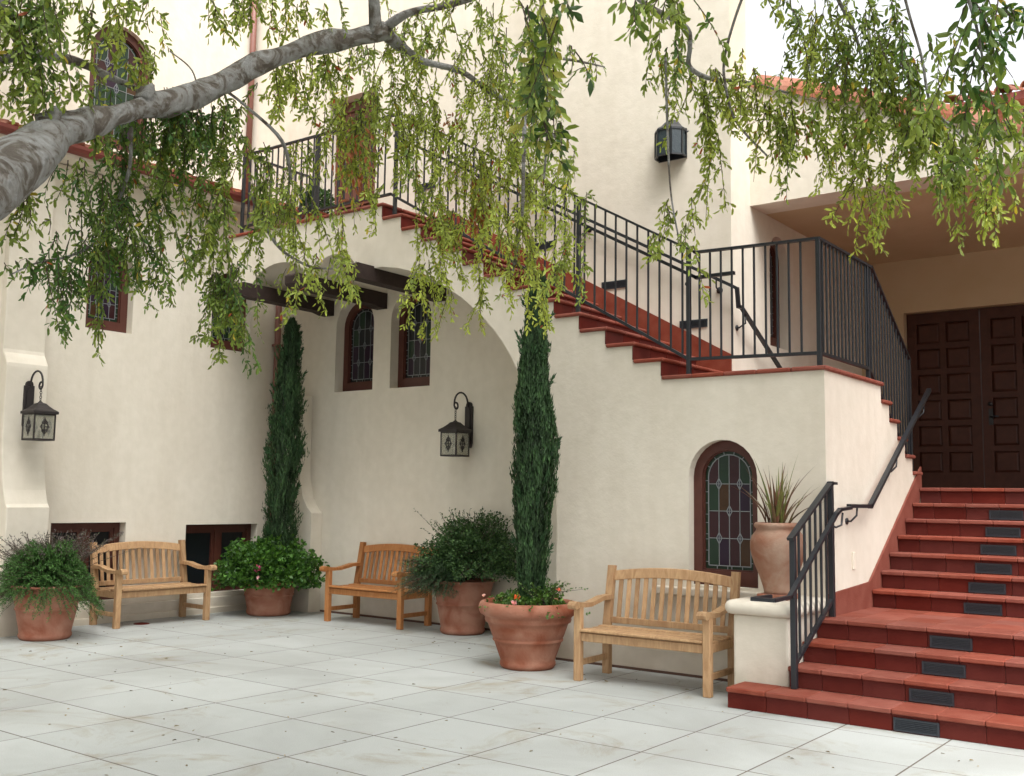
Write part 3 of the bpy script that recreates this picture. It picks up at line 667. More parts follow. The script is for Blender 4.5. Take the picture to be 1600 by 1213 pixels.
# hanging sprays: x, y, z of the top, drop, spread, strands, leaf length, tone
BUNCHES=[(-3.54,1.737,3.265,0.52,0.062,16,0.04,0.3),(-3.562,1.875,3.327,0.315,0.087,18,0.04,0.3),(-3.652,1.908,3.093,0.285,0.099,14,0.04,0.25),
(-3.663,2.054,3.428,0.196,0.093,14,0.04,0.4),(-3.607,1.808,2.717,0.174,0.052,3,0.04,0.3),(-3.649,2.233,3.496,0.156,0.109,7,0.04,0.5),
(-3.787,2.299,3.398,0.165,0.112,6,0.04,0.5),(-3.8,2.489,3.387,0.147,0.052,6,0.04,0.35),(-3.817,2.339,3.282,0.144,0.075,5,0.04,0.25),
(-3.653,2.119,3.373,0.177,0.058,5,0.04,0.45),(-3.661,2.37,3.555,0.137,0.038,4,0.04,0.45),(-3.711,2.082,3.014,0.207,0.081,6,0.04,0.2),
(-3.528,1.835,2.547,0.185,0.062,9,0.035,0.25),(-3.941,2.214,2.836,0.275,0.146,16,0.037,0.15),(-3.961,2.416,2.782,0.341,0.141,34,0.035,0.1),
(-3.994,2.448,2.599,0.213,0.155,30,0.035,0.1),(-4.015,2.249,2.508,0.206,0.061,5,0.037,0.1),(-4.048,2.201,2.476,0.309,0.084,10,0.037,0.12),
(-4.014,2.281,2.433,0.195,0.049,4,0.037,0.12),(-4.024,2.043,2.443,0.086,0.081,5,0.037,0.1),(-4.042,2.433,2.436,0.323,0.025,4,0.037,0.2),
(-3.923,2.554,2.612,0.242,0.078,7,0.037,0.2),(-3.907,2.618,2.51,0.217,0.026,3,0.037,0.25),(-3.915,2.488,3.129,0.364,0.118,22,0.037,0.14),
(-3.818,2.592,3.198,0.391,0.12,28,0.037,0.12),(-3.821,2.758,3.221,0.376,0.11,26,0.037,0.18),(-3.756,2.809,3.282,0.374,0.083,10,0.037,0.3),
(-3.907,2.639,2.884,0.269,0.134,12,0.037,0.2),(-3.903,2.819,2.899,0.278,0.084,8,0.037,0.25),(-3.888,2.771,2.651,0.25,0.041,4,0.037,0.25),
(-3.855,2.917,2.826,0.484,0.071,10,0.037,0.25),(-3.9,2.966,2.543,0.406,0.071,22,0.035,0.2),(-3.822,2.995,3.111,0.512,0.101,16,0.037,0.35),
(-3.784,3.08,3.035,0.372,0.073,9,0.037,0.4),(-3.889,3.008,2.46,0.335,0.034,3,0.037,0.2),(-3.742,2.706,3.714,0.235,0.068,5,0.04,0.5),
(-3.689,2.787,3.702,0.276,0.041,4,0.04,0.5),(-3.689,2.908,3.78,0.202,0.1,10,0.04,0.6),(-3.594,3.013,3.796,0.177,0.101,12,0.04,0.6),
(-3.495,3.118,3.809,0.152,0.087,6,0.04,0.5),(-3.73,3.049,3.507,0.188,0.073,8,0.04,0.55),(-3.742,3.174,3.553,0.291,0.09,13,0.04,0.55),
(-3.629,3.27,3.606,0.262,0.09,13,0.04,0.6),(-3.533,3.343,3.656,0.247,0.076,6,0.04,0.6),(-3.844,3.26,3.189,0.475,0.107,10,0.036,0.4),
(-3.843,3.233,2.897,0.297,0.12,9,0.036,0.4),(-3.666,3.298,2.853,0.504,0.114,16,0.036,0.6),(-3.621,3.407,2.683,0.194,0.106,9,0.036,0.55),
(-3.752,3.286,2.615,0.239,0.09,8,0.036,0.55),(-3.735,3.547,3.479,0.546,0.096,20,0.036,0.6),(-3.71,3.616,3.395,0.57,0.064,12,0.036,0.65),
(-3.606,3.654,3.787,0.504,0.161,18,0.036,0.6),(-3.622,3.8,3.5,0.465,0.165,22,0.036,0.6),(-3.648,3.68,3.069,0.216,0.048,4,0.036,0.5),
(-3.416,3.636,3.864,0.251,0.142,12,0.037,0.5),(-3.373,3.828,3.858,0.409,0.162,18,0.037,0.55),(-3.523,4.012,3.545,0.474,0.152,24,0.036,0.6),
(-3.437,3.683,3.196,0.208,0.063,6,0.04,0.3),(-3.573,4.034,3.074,0.524,0.094,16,0.036,0.65),(-3.667,4.06,2.748,0.529,0.047,8,0.036,0.65),
(-3.527,4.085,3.044,0.359,0.074,9,0.036,0.6),(-3.604,4.134,2.684,0.234,0.051,4,0.036,0.6),(-3.03,3.662,3.896,0.319,0.152,14,0.037,0.5),
(-3.267,4.012,3.693,0.485,0.148,26,0.036,0.6),(-3.426,4.192,3.333,0.422,0.153,26,0.036,0.65),(-3.431,4.288,3.076,0.366,0.12,16,0.036,0.7),
(-3.446,4.371,2.779,0.358,0.104,8,0.036,0.65),(-3.065,3.517,3.848,0.179,0.089,8,0.037,0.45),(-2.542,3.328,3.454,0.386,0.093,12,0.04,0.5),
(-3.19,4.188,3.459,0.634,0.133,26,0.036,0.65),(-3.246,4.331,2.988,0.58,0.085,16,0.036,0.7),(-3.112,4.311,3.306,0.48,0.084,10,0.036,0.55),
(-1.408,1.968,2.748,0.205,0.07,12,0.045,0.35),(-1.482,2.104,2.653,0.209,0.062,16,0.045,0.35),(-1.505,2.153,2.52,0.155,0.041,7,0.045,0.35),
(-1.957,2.688,2.931,0.353,0.053,8,0.042,0.45),(-2.28,3.562,3.361,0.217,0.04,3,0.035,0.6),(-2.795,4.115,3.065,0.576,0.069,10,0.037,0.6),
(-2.829,4.199,2.736,0.309,0.047,7,0.037,0.6),(-2.819,4.065,3.152,0.206,0.056,4,0.037,0.5),(-1.439,2.483,2.965,0.094,0.045,7,0.045,0.3),
(-1.514,2.855,3.137,0.16,0.071,12,0.043,0.35),(-1.993,3.7,3.421,0.261,0.091,13,0.038,0.45),(-1.952,3.791,3.277,0.207,0.092,12,0.038,0.5),
(-1.907,3.887,3.104,0.342,0.032,10,0.036,0.5),(-1.926,3.826,3.227,0.221,0.053,7,0.036,0.5),(-2.016,3.714,2.777,0.138,0.031,4,0.036,0.45),
(-2.091,3.715,2.64,0.102,0.052,5,0.036,0.45),(-1.976,3.767,2.675,0.229,0.044,9,0.036,0.5),(-1.827,3.834,3.317,0.315,0.065,10,0.036,0.55),
(-1.75,3.883,3.288,0.29,0.077,13,0.036,0.65),(-1.614,3.884,3.149,0.288,0.08,18,0.036,0.55),(-1.582,3.936,3.051,0.243,0.045,10,0.036,0.4),
(-1.77,3.894,3.242,0.096,0.103,5,0.036,0.6),(-1.427,3.504,3.374,0.121,0.045,7,0.037,0.5),(-1.488,3.916,3.45,0.323,0.086,16,0.037,0.5),
(-1.393,3.899,3.313,0.345,0.108,24,0.037,0.45),(-1.517,4.047,3.125,0.245,0.063,8,0.037,0.6),(-1.499,4.1,3.001,0.136,0.03,4,0.037,0.55),
(-1.309,3.849,3.479,0.239,0.117,20,0.038,0.35),(-1.225,3.846,3.302,0.354,0.103,26,0.038,0.3),(-1.18,3.919,3.165,0.316,0.114,26,0.038,0.35),
(-1.343,4.032,3.03,0.215,0.108,18,0.037,0.55),(-1.322,4.089,2.885,0.356,0.053,15,0.036,0.7),(-1.254,4.135,2.806,0.171,0.029,6,0.036,0.5),
(-1.069,3.893,3.031,0.244,0.066,12,0.04,0.4),(-1.126,4.007,2.978,0.23,0.08,12,0.038,0.5),(-0.98,3.937,2.976,0.312,0.076,18,0.04,0.4),
(-0.931,3.996,2.837,0.271,0.061,16,0.038,0.5),(-0.869,4.046,2.718,0.278,0.034,9,0.037,0.65),(-1.045,4.048,2.923,0.068,0.134,6,0.037,0.6),
(-0.604,2.85,2.874,0.196,0.043,8,0.045,0.15),(-0.654,2.985,2.795,0.261,0.04,10,0.045,0.15),(-0.652,3.146,2.661,0.208,0.042,9,0.042,0.3),
(-0.67,3.544,2.746,0.252,0.033,7,0.04,0.5),(-0.546,2.866,2.864,0.118,0.03,4,0.045,0.15),(-0.978,3.544,3.125,0.176,0.041,5,0.04,0.3)]
LIMBS=[
("limb",[(-3.357,0.970,1.753,0.1080),(-3.314,1.180,2.023,0.1023),(-3.300,1.381,2.275,0.0976),(-3.348,1.543,2.471,0.1095),(-3.482,1.751,2.651,0.1042),(-3.600,1.958,2.853,0.0664),(-3.679,2.158,2.985,0.0556),(-3.719,2.403,3.127,0.0532),(-3.719,2.679,3.284,0.0555),(-3.661,2.901,3.469,0.0468),(-3.594,3.138,3.619,0.0481),(-3.482,3.355,3.720,0.0436),(-3.419,3.461,3.775,0.0385)]),
("branch",[(-3.420,3.411,3.731,0.0325),(-3.399,3.373,3.822,0.0292),(-3.343,3.287,4.022,0.0292),(-3.276,3.169,4.255,0.0292)]),
("branch",[(-3.422,3.464,3.767,0.0360),(-3.414,3.569,3.733,0.0231),(-3.350,3.663,3.676,0.0132),(-3.278,3.872,3.675,0.0152),(-3.255,4.051,3.635,0.0137),(-3.213,4.243,3.591,0.0122),(-3.110,4.363,3.494,0.0105),(-3.042,4.444,3.417,0.0070)]),
("branch",[(-3.418,3.459,3.781,0.0229),(-3.277,3.485,3.832,0.0162),(-3.130,3.592,3.871,0.0162),(-2.864,3.646,3.905,0.0159)]),
("branch",[(-3.716,1.618,2.986,0.0263),(-3.707,1.787,3.108,0.0216),(-3.721,1.935,3.182,0.0193),(-3.739,2.099,3.214,0.0169),(-3.771,2.257,3.216,0.0173),(-3.802,2.408,3.219,0.0118),(-3.767,2.495,3.170,0.0088)]),
("branch",[(-3.740,1.909,3.170,0.0220),(-3.656,1.814,3.195,0.0216),(-3.570,1.721,3.219,0.0184),(-3.538,1.639,3.363,0.0158)]),
("branch",[(-1.696,2.684,3.247,0.0132),(-1.709,2.949,3.230,0.0093),(-1.758,3.265,3.299,0.0100),(-1.799,3.469,3.345,0.0105),(-1.847,3.577,3.325,0.0094),(-1.905,3.678,3.309,0.0096),(-1.880,3.708,3.273,0.0096),(-1.857,3.835,3.283,0.0099),(-1.754,3.890,3.269,0.0070),(-1.565,3.998,3.201,0.0042)]),
("branch",[(-1.600,3.587,3.534,0.0059),(-1.674,3.618,3.412,0.0054),(-1.774,3.736,3.324,0.0055),(-1.789,3.771,3.232,0.0055),(-1.774,3.839,3.089,0.0050),(-1.679,3.934,2.949,0.0041)]),
("branch",[(-1.312,3.589,3.523,0.0105),(-1.312,3.750,3.441,0.0081),(-1.305,3.903,3.370,0.0069),(-1.292,3.968,3.234,0.0055),(-1.292,4.033,3.072,0.0055)]),
("branch",[(-1.051,3.597,3.446,0.0064),(-1.036,3.682,3.286,0.0051),(-1.039,3.842,3.178,0.0053),(-1.028,3.910,3.015,0.0053),(-0.954,3.963,2.918,0.0042),(-0.881,4.016,2.809,0.0039)]),
("branch",[(-0.656,2.806,2.942,0.0059),(-0.634,2.868,2.819,0.0039),(-0.646,3.014,2.729,0.0030)]),
("branch",[(-4.012,2.413,2.609,0.0059),(-4.002,2.269,2.510,0.0058),(-4.066,2.170,2.472,0.0043),(-4.036,2.040,2.392,0.0028)]),
("branch",[(-3.775,2.371,3.037,0.0086),(-3.854,2.424,2.903,0.0073),(-3.935,2.443,2.812,0.0088),(-4.012,2.413,2.609,0.0059)]),
("branch",[(-3.742,2.796,3.333,0.0077),(-3.702,2.883,3.278,0.0067),(-3.706,3.102,3.180,0.0094),(-3.786,3.236,3.045,0.0064)]),
("branch",[(-3.848,3.043,2.945,0.0078),(-3.813,3.177,2.725,0.0078),(-3.730,3.306,2.631,0.0062),(-3.650,3.396,2.623,0.0047)]),
("branch",[(-1.403,1.947,2.787,0.0050),(-1.459,2.049,2.661,0.0042),(-1.521,2.148,2.505,0.0034),(-1.551,2.178,2.381,0.0026)]),
("branch",[(-2.004,2.700,2.836,0.0066),(-2.039,2.744,2.679,0.0066),(-3.170,4.256,2.994,0.0084),(-3.308,4.363,2.726,0.0069)]),
("branch",[(-1.981,3.624,3.336,0.0055),(-2.024,3.718,3.077,0.0055),(-2.005,3.711,2.801,0.0040),(-2.001,3.768,2.625,0.0040)]),
("branch",[(-2.387,3.480,3.381,0.0070),(-2.323,3.530,3.368,0.0056),(-2.248,3.588,3.348,0.0028)]),
("branch",[(-3.762,2.524,3.418,0.0030),(-3.729,2.616,3.357,0.0036),(-3.741,2.663,3.261,0.0036)]),
]
RUSSET=[(-3.611,3.478,3.269,0.05),(-3.645,3.485,3.181,0.05),(-3.639,3.536,3.080,0.04),(-3.418,3.993,3.482,0.03),(-3.396,4.268,3.207,0.05),(-3.431,4.288,3.076,0.04),(-1.571,4.043,3.081,0.04),(-3.463,4.274,3.043,0.03)]

# ============================================================= RAILINGS
def rail_obj(name,parent,pts,w,h,m='iron'):
    b=MB()
    for p,q in zip(pts[:-1],pts[1:]):
        p=Vector(p);q=Vector(q);d=(q-p).normalized(); b.bar(p-d*w*.3,q+d*w*.3,w,h)
    return obj(name,b,m,parent)
def posts(parent,name,items,w):
    """vertical square bars; equal lengths share a mesh"""
    for (x,y,z0,z1) in items:
        k=('bar',name,round(z1-z0,2),w)
        if k not in _cache: _cache[k]=cboxmesh(name,w,w,round(z1-z0,2),.002,'iron')
        o=bpy.data.objects.new(name,_cache[k]); link(o,parent); c=Vector((x,y,(z0+z1)/2)); o.location=c-wloc(parent); WORLD[o.name]=c
RY=YW+.09; RX=-3.21
sr_=thing('stair_railing','black iron railing stepping down the outside stairs and round their landing','railing',(-7,RY,LA))
s=.563
top=[(-10.95,YT-.03,5.99),(-10.95,RY,5.99),(-8.16,RY,5.96),(-4.37,RY,3.82),(RX,RY,3.79),(RX,9.93,3.79),(RX,11.08,3.03)]
rail_obj('top_rail',sr_,top,.045,.022)
botr=[(-10.95,YT-.03,5.02),(-10.95,RY,5.02),(-8.27,RY,5.02),(-4.44,RY,2.83),(RX,RY,2.80),(RX,9.82,2.80),(RX,11.08,1.93)]
rail_obj('bottom_rail',sr_,botr,.032,.028)
def zt(x): return 5.96 if x<-8.16 else (5.96-(x+8.16)*(5.96-3.82)/3.79 if x<-4.37 else 3.80)
def zb(x): return 5.02 if x<-8.27 else (5.02-(x+8.27)*(5.02-2.83)/3.83 if x<-4.44 else 2.81)
def tread(x): 
    if x>X0: return LA
    return min(TOP,LA+rise*(int((X0-x)/tr)+1))
P_=[(-10.95,5.97),(-9.55,5.96),(-8.2,5.96),(-6.92,zt(-6.92)),(-5.66,zt(-5.66)),(-4.44,3.84),(RX,3.79)]
posts(sr_,'post',[(x,RY,tread(x),z) for x,z in P_]+[(-10.95,YT-.04,TOP,5.98),(RX,9.80,LA,3.78),(RX,11.08,PLAT,3.04)],.038)
bl=[]
x=-10.84
while x<-8.27: bl.append((x,RY,zb(x),zt(x))); x+=.112
x=-8.12
while x<-4.5: bl.append((x,RY,zb(x),zt(x))); x+=.1205
x=-4.33
while x<RX-.05: bl.append((x,RY,zb(x),zt(x))); x+=.107
y=RY+.10
while y<YT-.1: bl.append((-10.95,y,5.02,5.98)); y+=.112
y=RY+.092
while y<9.76: bl.append((RX,y,2.80,3.78)); y+=.092
y=9.90
while y<11.03: bl.append((RX,y,2.80-max(0,y-9.82)*.69,3.79-max(0,y-9.93)*.66)); y+=.085
posts(sr_,'baluster',[b for b in bl if abs(b[0]+6.92)>.04 and abs(b[0]+5.66)>.04 and abs(b[0]+9.55)>.04],.017)
HY=RY+.075
rail_obj('handrail',sr_,[(-8.3,HY,5.74),(-4.40,HY,3.60),(-4.03,HY,3.60)],.04,.030)
for x in (-5.62,-4.47,-6.9,-8.1):
    z=5.74-(x+8.3)*(2.14/3.9); b=MB(); b.tube([(x,RY,z-.10),(x,RY+.03,z-.10),(x,HY,z-.07),(x,HY,z-.01)],.008,6); b.sphere((x,RY+.022,z-.10),.02,8,5); obj('bracket',b,'iron',sr_)
wr=thing('wall_handrail','black iron handrail fixed along the tall wall and turning the corner towards the porch','handrail',(-6,YT,3.7))
WY=YT-.085
rail_obj('rail',wr,[(-8.35,WY,5.80),(-4.52,WY,3.71),(-4.47,WY,3.68),(-4.47,WY+.03,3.50),(-4.47,YT+.02,3.50),(-4.47,11.0,2.84)],.038,.032)
for x in (-7.9,-6.3,-4.70):
    z=5.80-(x+8.35)*(2.09/3.83); b=MB(); b.tube([(x,YT,z-.11),(x,YT-.03,z-.12),(x,WY,z-.09),(x,WY,z-.01)],.009,6); b.tube([(x,YT,z-.11),(x,YT-.012,z-.11)],.035,12); obj('bracket',b,'iron',wr)
for y in (9.86,10.82):
    z=3.50-(y-YT)*.53; b=MB(); b.tube([(XT,y,z-.13),(XT+.03,y,z-.13),(-4.47,y,z-.09),(-4.47,y,z-.01)],.009,6); b.tube([(XT,y,z-.13),(XT+.012,y,z-.13)],.03,12); obj('bracket',b,'iron',wr)
# low railing at the foot of the entrance stairs
lr=thing('step_railing','short free standing black iron railing beside the clay urn on the lowest red steps','railing',(-3.11,8.05,.155))
LX_=-3.105
rail_obj('top_rail',lr,[(LX_,7.62,1.27),(LX_,8.47,1.70),(LX_,8.56,1.70)],.05,.022)
rail_obj('bottom_rail',lr,[(LX_,7.66,.33),(LX_,8.47,.76)],.03,.03)
posts(lr,'post',[(LX_,7.66,.155,1.28),(LX_,8.47,.62,1.70)],.042)
posts(lr,'baluster',[(LX_,7.66+.81*k/7,.33+.43*k/7,1.29+.415*k/7) for k in range(1,7)],.018)
rail_obj('handrail',lr,[(-3.20,7.44,.845),(-3.20,7.15,.845),(-3.045,7.15,.845),(-3.045,7.44,.85),(-3.045,8.43,1.45),(-3.045,8.52,1.485),(-3.045,8.76,1.50)],.036,.026)
b=MB(); b.tube([(LX_,8.47,1.36),(LX_+.03,8.50,1.34),(-3.05,8.56,1.36),(-3.045,8.58,1.46)],.009,6); obj('bracket',b,'iron',lr)
sh=thing('side_handrail','black iron handrail climbing the sunlit side wall beside the upper red steps','handrail',(-3.06,10,1.5))
rail_obj('rail',sh,[(-3.06,8.79,1.515),(-3.06,9.32,1.515),(-3.06,11.25,2.72)],.042,.034)
for (y,z) in ((8.93,1.515),(10.06,1.97),(11.0,2.55)):
    b=MB(); b.tube([(XS,y,z-.13),(XS+.04,y,z-.13),(-3.06,y+.03,z-.08),(-3.06,y+.05,z-.01)],.009,6); b.tube([(XS,y,z-.13),(XS+.012,y,z-.13)],.028,12); obj('bracket',b,'iron',sh)

# ============================================================= BENCHES
def make_bench(label):
    t=thing('garden_bench',label,'bench',(0,0,0),'slatted teak garden benches'); W='teak'; hw=.63; D0,D1=-.29,.27
    for sx in (-1,1):
        x=sx*(hw-.035)
        obj('leg',MB().cbox(x-.034,x+.034,D0,D0+.062,0,.625,.006),W,t)
        b=MB(); b.plate([(D1-.06,0),(D1,0),(D1,.42),(D1+.085,.945),(D1+.035,.95),(D1-.06,.44)],[],lambda u,v,d:(x+.033-d,u,v),0,.066); obj('leg',b,W,t,bevel=.005)
        # arm: shaped rail with a scrolled front
        up=[(-.385,.640),(-.372,.662),(-.34,.672),(-.30,.664),(-.22,.650),(-.10,.648),(.02,.668),(.12,.688),(D1+.03,.692)]
        lo=[(D1+.03,.652),(.12,.650),(.02,.632),(-.10,.612),(-.22,.612),(-.30,.622),(-.335,.608),(-.365,.606),(-.382,.618)]
        b=MB(); b.plate(up+lo,[],lambda u,v,d:(x+.040-d,u,v),0,.080); obj('arm',b,W,t,bevel=.008)
        obj('stretcher',MB().cbox(x-.014,x+.014,D0+.06,D1-.06,.125,.175,.004),W,t)
        obj('side_rail',MB().cbox(x-.015,x+.015,D0+.06,D1-.06,.335,.405,.004),W,t)
    obj('apron',MB().cbox(-hw+.07,hw-.07,D0+.012,D0+.04,.335,.405,.004),W,t)
    obj('apron',MB().cbox(-hw+.07,hw-.07,D1-.045,D1-.02,.335,.405,.004),W,t)
    ys=[(-.305,-.215),(-.205,-.115),(-.105,-.015),(-.005,.085),(.095,.185)]; zs=[.428,.418,.412,.414,.422]
    for (a,c),z in zip(ys,zs): obj('seat_slat',MB().cbox(-hw+(.02 if a>-.25 else .07),hw-(.02 if a>-.25 else .07),a,c,z-.012,z+.010,.005),W,t)
    # back: curved top rail, lower rail and thirteen slats following the rake
    rake=lambda z:D1-.02+(z-.42)*.165
    n=16; topc=lambda x:.945-.045*(x/(hw-.06))**2; 
    v=[];f=[]
    for i in range(n+1):
        x=-(hw-.068)+2*(hw-.068)*i/n; zt_=topc(x); zb_=zt_-.088
        for (z,o) in ((zb_,0),(zt_,0),(zt_,.036),(zb_,.036)): v.append((x,rake(z)-.012+o,z))
    for i in range(n):
        a=i*4; f+=[(a,a+4,a+5,a+1),(a+1,a+5,a+6,a+2),(a+2,a+6,a+7,a+3),(a+3,a+7,a+4,a)]
    f+=[(0,1,2,3),(n*4+3,n*4+2,n*4+1,n*4)]
    obj('back_rail',MB().add(v,f),W,t,bevel=.006)
    b=MB(); b.bar((-hw+.07,rake(.47),.47),(hw-.07,rake(.47),.47),.034,.055); obj('back_rail',b,W,t,bevel=.004)
    for k in range(13):
        x=-.495+.99*k/12; z1=topc(x)-.085; b=MB(); b.bar((x,rake(.49)+.004,.49),(x,rake(z1)+.004,z1),.042,.014); 
        obj('back_slat',b,W,t,bevel=.003)
    return t
b1=make_bench('pale teak slatted bench against the wall beside the pedestal, nearest the red steps')
b2=copy_tree(b1); b2['label']='orange brown teak slatted bench under the arch below the hanging lantern'
b3=copy_tree(b1); b3['label']='pale teak slatted bench in front of the low cellar windows of the left wing'
b1.location=(-4.44,7.93,0); b1.rotation_euler[2]=R_(2.5)
b2.location=(-9.06,9.35,0); b2.rotation_euler[2]=R_(1.0)
b3.location=(-11.06,7.55,0); b3.rotation_euler[2]=R_(88)
for ch in b2.children:
    ch.data=ch.data.copy(); ch.data.materials[0]=M['teak_warm']

# ============================================================= LANTERNS
def make_lantern(label,fx=0):
    t=thing('wall_lantern',label,'lantern',(0,0,0),'hanging lanterns on scrolled brackets'); I='iron_brown'
    # back plate with a stepped round top, fixed to a wall at y=0
    pl=[(-.055,-.24),(-.035,-.30),(.035,-.30),(.055,-.24),(.055,.20),(.04,.20),(.04,.215)]+[(.04*math.cos(a),.215+.04*math.sin(a)) for a in [math.pi*k/8 for k in range(1,8)]]+[(-.04,.215),(-.04,.20),(-.055,.20)]
    b=MB(); b.plate(pl,[],lambda u,v,d:(u,-.03+d,v),0,.03); b.plate([(u*.6,v*.8-.01) for u,v in pl],[],lambda u,v,d:(u,-.042+d,v),0,.012); obj('back_plate',b,I,t,bevel=.004)
    cy=-.27; pts=[(0,-.03,.18)]
    for k in range(0,13):
        a=math.pi*k/12; pts.append((0,-.045-.125+.125*math.cos(a),.22+.135*math.sin(a)))
    for k in range(1,15):
        a=math.pi+ math.pi*1.5*k/14; r=.125*(1-.052*k)*.5; pts.append((0,cy-.025+r*.9+r*math.cos(a)*1.0,.20+.02+r*math.sin(a)*1.3-.02*k/14))
    obj('bracket_arm',MB().tube(pts,[.011]*len(pts),8),I,t)
    b=MB(); z=.175
    k=0
    while z>.0:
        ring=[(.012*math.cos(a) if k%2==0 else 0, cy+(.012*math.cos(a) if k%2 else 0), z-.012+.017*math.sin(a)) for a in [2*math.pi*q/10 for q in range(11)]]
        b.tube(ring,.0035,5,caps=False); z-=.026; k+=1
    obj('chain',b,I,t)
    # pagoda roof
    prof=[(.142,-.125),(.142,-.098),(.134,-.092),(.10,-.068),(.066,-.035),(.045,-.01),(.02,.0),(.012,.012)]
    v=[];f=[]
    for (r,z) in prof: v+=[(-r,cy-r,z),(r,cy-r,z),(r,cy+r,z),(-r,cy+r,z)]
    for i in range(len(prof)-1):
        for q in range(4): f.append((i*4+q,i*4+(q+1)%4,(i+1)*4+(q+1)%4,(i+1)*4+q))
    f.append((3,2,1,0)); f.append(tuple((len(prof)-1)*4+q for q in range(4))); obj('roof',MB().add(v,f),I,t)
    b=MB(); r=.116
    for sx in (-1,1):
        for sy in (-1,1): b.bar((sx*r,cy+sy*r,-.41),(sx*r,cy+sy*r,-.12),.014)
    for z in (-.405,-.13):
        for q in (-1,1): b.bar((-r,cy+q*r,z),(r,cy+q*r,z),.018); b.bar((q*r,cy-r,z),(q*r,cy+r,z),.018)
    b.box(-r,r,cy-r,cy+r,-.415,-.408); obj('frame',b,I,t)
    for q in (-1,1):
        obj('glass_pane',MB().box(-r+.01,r-.01,cy+q*r-.0015,cy+q*r+.0015,-.395,-.135),'lantern_glass',t)
        obj('glass_pane',MB().box(q*r-.0015,q*r+.0015,cy-r+.01,cy+r-.01,-.395,-.135),'lantern_glass',t)
    # wrought ornament in front of each pane
    for face in range(4):
        b=MB()
        def pt(u,z,face=face):
            return [(u,cy-r-.004,z),(r+.004,cy+u,z),(-u,cy+r+.004,z),(-r-.004,cy-u,z)][face]
        zc=-.265
        b.bar(pt(0,zc-.10),pt(0,zc+.10),.007); b.bar(pt(-.055,zc),pt(.055,zc),.006)
        for sgn in (-1,1):
            for (h,ww) in ((.085,.035),(.05,.045)):
                b.tube([pt(sgn*ww*math.sin(math.pi*q/8),zc-h+2*h*q/8) for q in range(9)],.0045,5)
            for q in (-1,1): b.tube([pt(sgn*.012+sgn*.02*math.cos(a),zc+q*.045+.016*math.sin(a)) for a in [2*math.pi*w_/8 for w_ in range(9)]],.004,5,caps=False)
        obj('ornament',b,I,t)
    b=MB(); b.tube([(0,cy,-.40),(0,cy,-.30)],.018,10); obj('candle',b,'plaster_white',t)
    return t
l1=make_lantern('dark hanging lantern on the shaded wall under the arch, above the bench')
l2=copy_tree(l1); l2['label']='dark hanging lantern on the bright buttress at the far left'
l1.location=(-8.0,YT,2.43); l2.location=(XL+.20,5.98,2.50); l2.rotation_euler[2]=R_(90)
tl=thing('box_lantern','dark blue green box lantern with domed top high on the tall wall','lantern',(-5.24,YT,5.35))
x0,x1=-5.40,-5.08; b=MB(); cx=-5.24
b.plate([(x0-.01,5.18),(x1+.01,5.18),(x1+.01,5.50)]+[(cx+.10*math.cos(a),5.52+.10*math.sin(a)) for a in [math.pi*k/8 for k in range(9)]]+[(x0-.01,5.50)],[],FY(YT),-.015,-.001); obj('back_plate',b,'iron',tl)
b=MB(); hexp=[(x0,YT-.015),(x0,YT-.10),(cx-.08,YT-.19),(cx+.08,YT-.19),(x1,YT-.10),(x1,YT-.015)]
for i in range(6): b.bar((*hexp[i],5.19),(*hexp[i],5.48),.016)
for z in (5.195,5.475):
    for i in range(5): b.bar((*hexp[i],z),(*hexp[i+1],z),.018)
obj('frame',b,'iron',tl)
mat('lantern_dark_glass',(.012,.022,.032),rough=.35,var=(.03,.045,.05),scale=22,spec=.6,bump=.4,bscale=60)
for i in range(5):
    p,q=hexp[i],hexp[i+1]; obj('glass_pane',MB().add([(*p,5.20),(*q,5.20),(*q,5.47),(*p,5.47)],[(0,1,2,3)]),'lantern_dark_glass',tl)
v=[];f=[]
for (sc,z) in ((1.06,5.485),(1.0,5.50),(.75,5.53),(.55,5.57),(.35,5.605),(.08,5.62)): v+=[(cx+(p[0]-cx)*sc,YT-.012+(p[1]-YT+.012)*sc,z) for p in hexp]
for i in range(5):
    for q in range(6): f.append((i*6+q,i*6+(q+1)%6,(i+1)*6+(q+1)%6,(i+1)*6+q))
f.append(tuple(range(30,36))); obj('roof',MB().add(v,f),'iron',tl)
b=MB(); 
for sx in (-1,1): b.tube([(cx+sx*.16,YT-.03,5.44),(cx+sx*.20,YT-.03,5.46)],.008,6)
obj('bolt',b,'iron',tl)

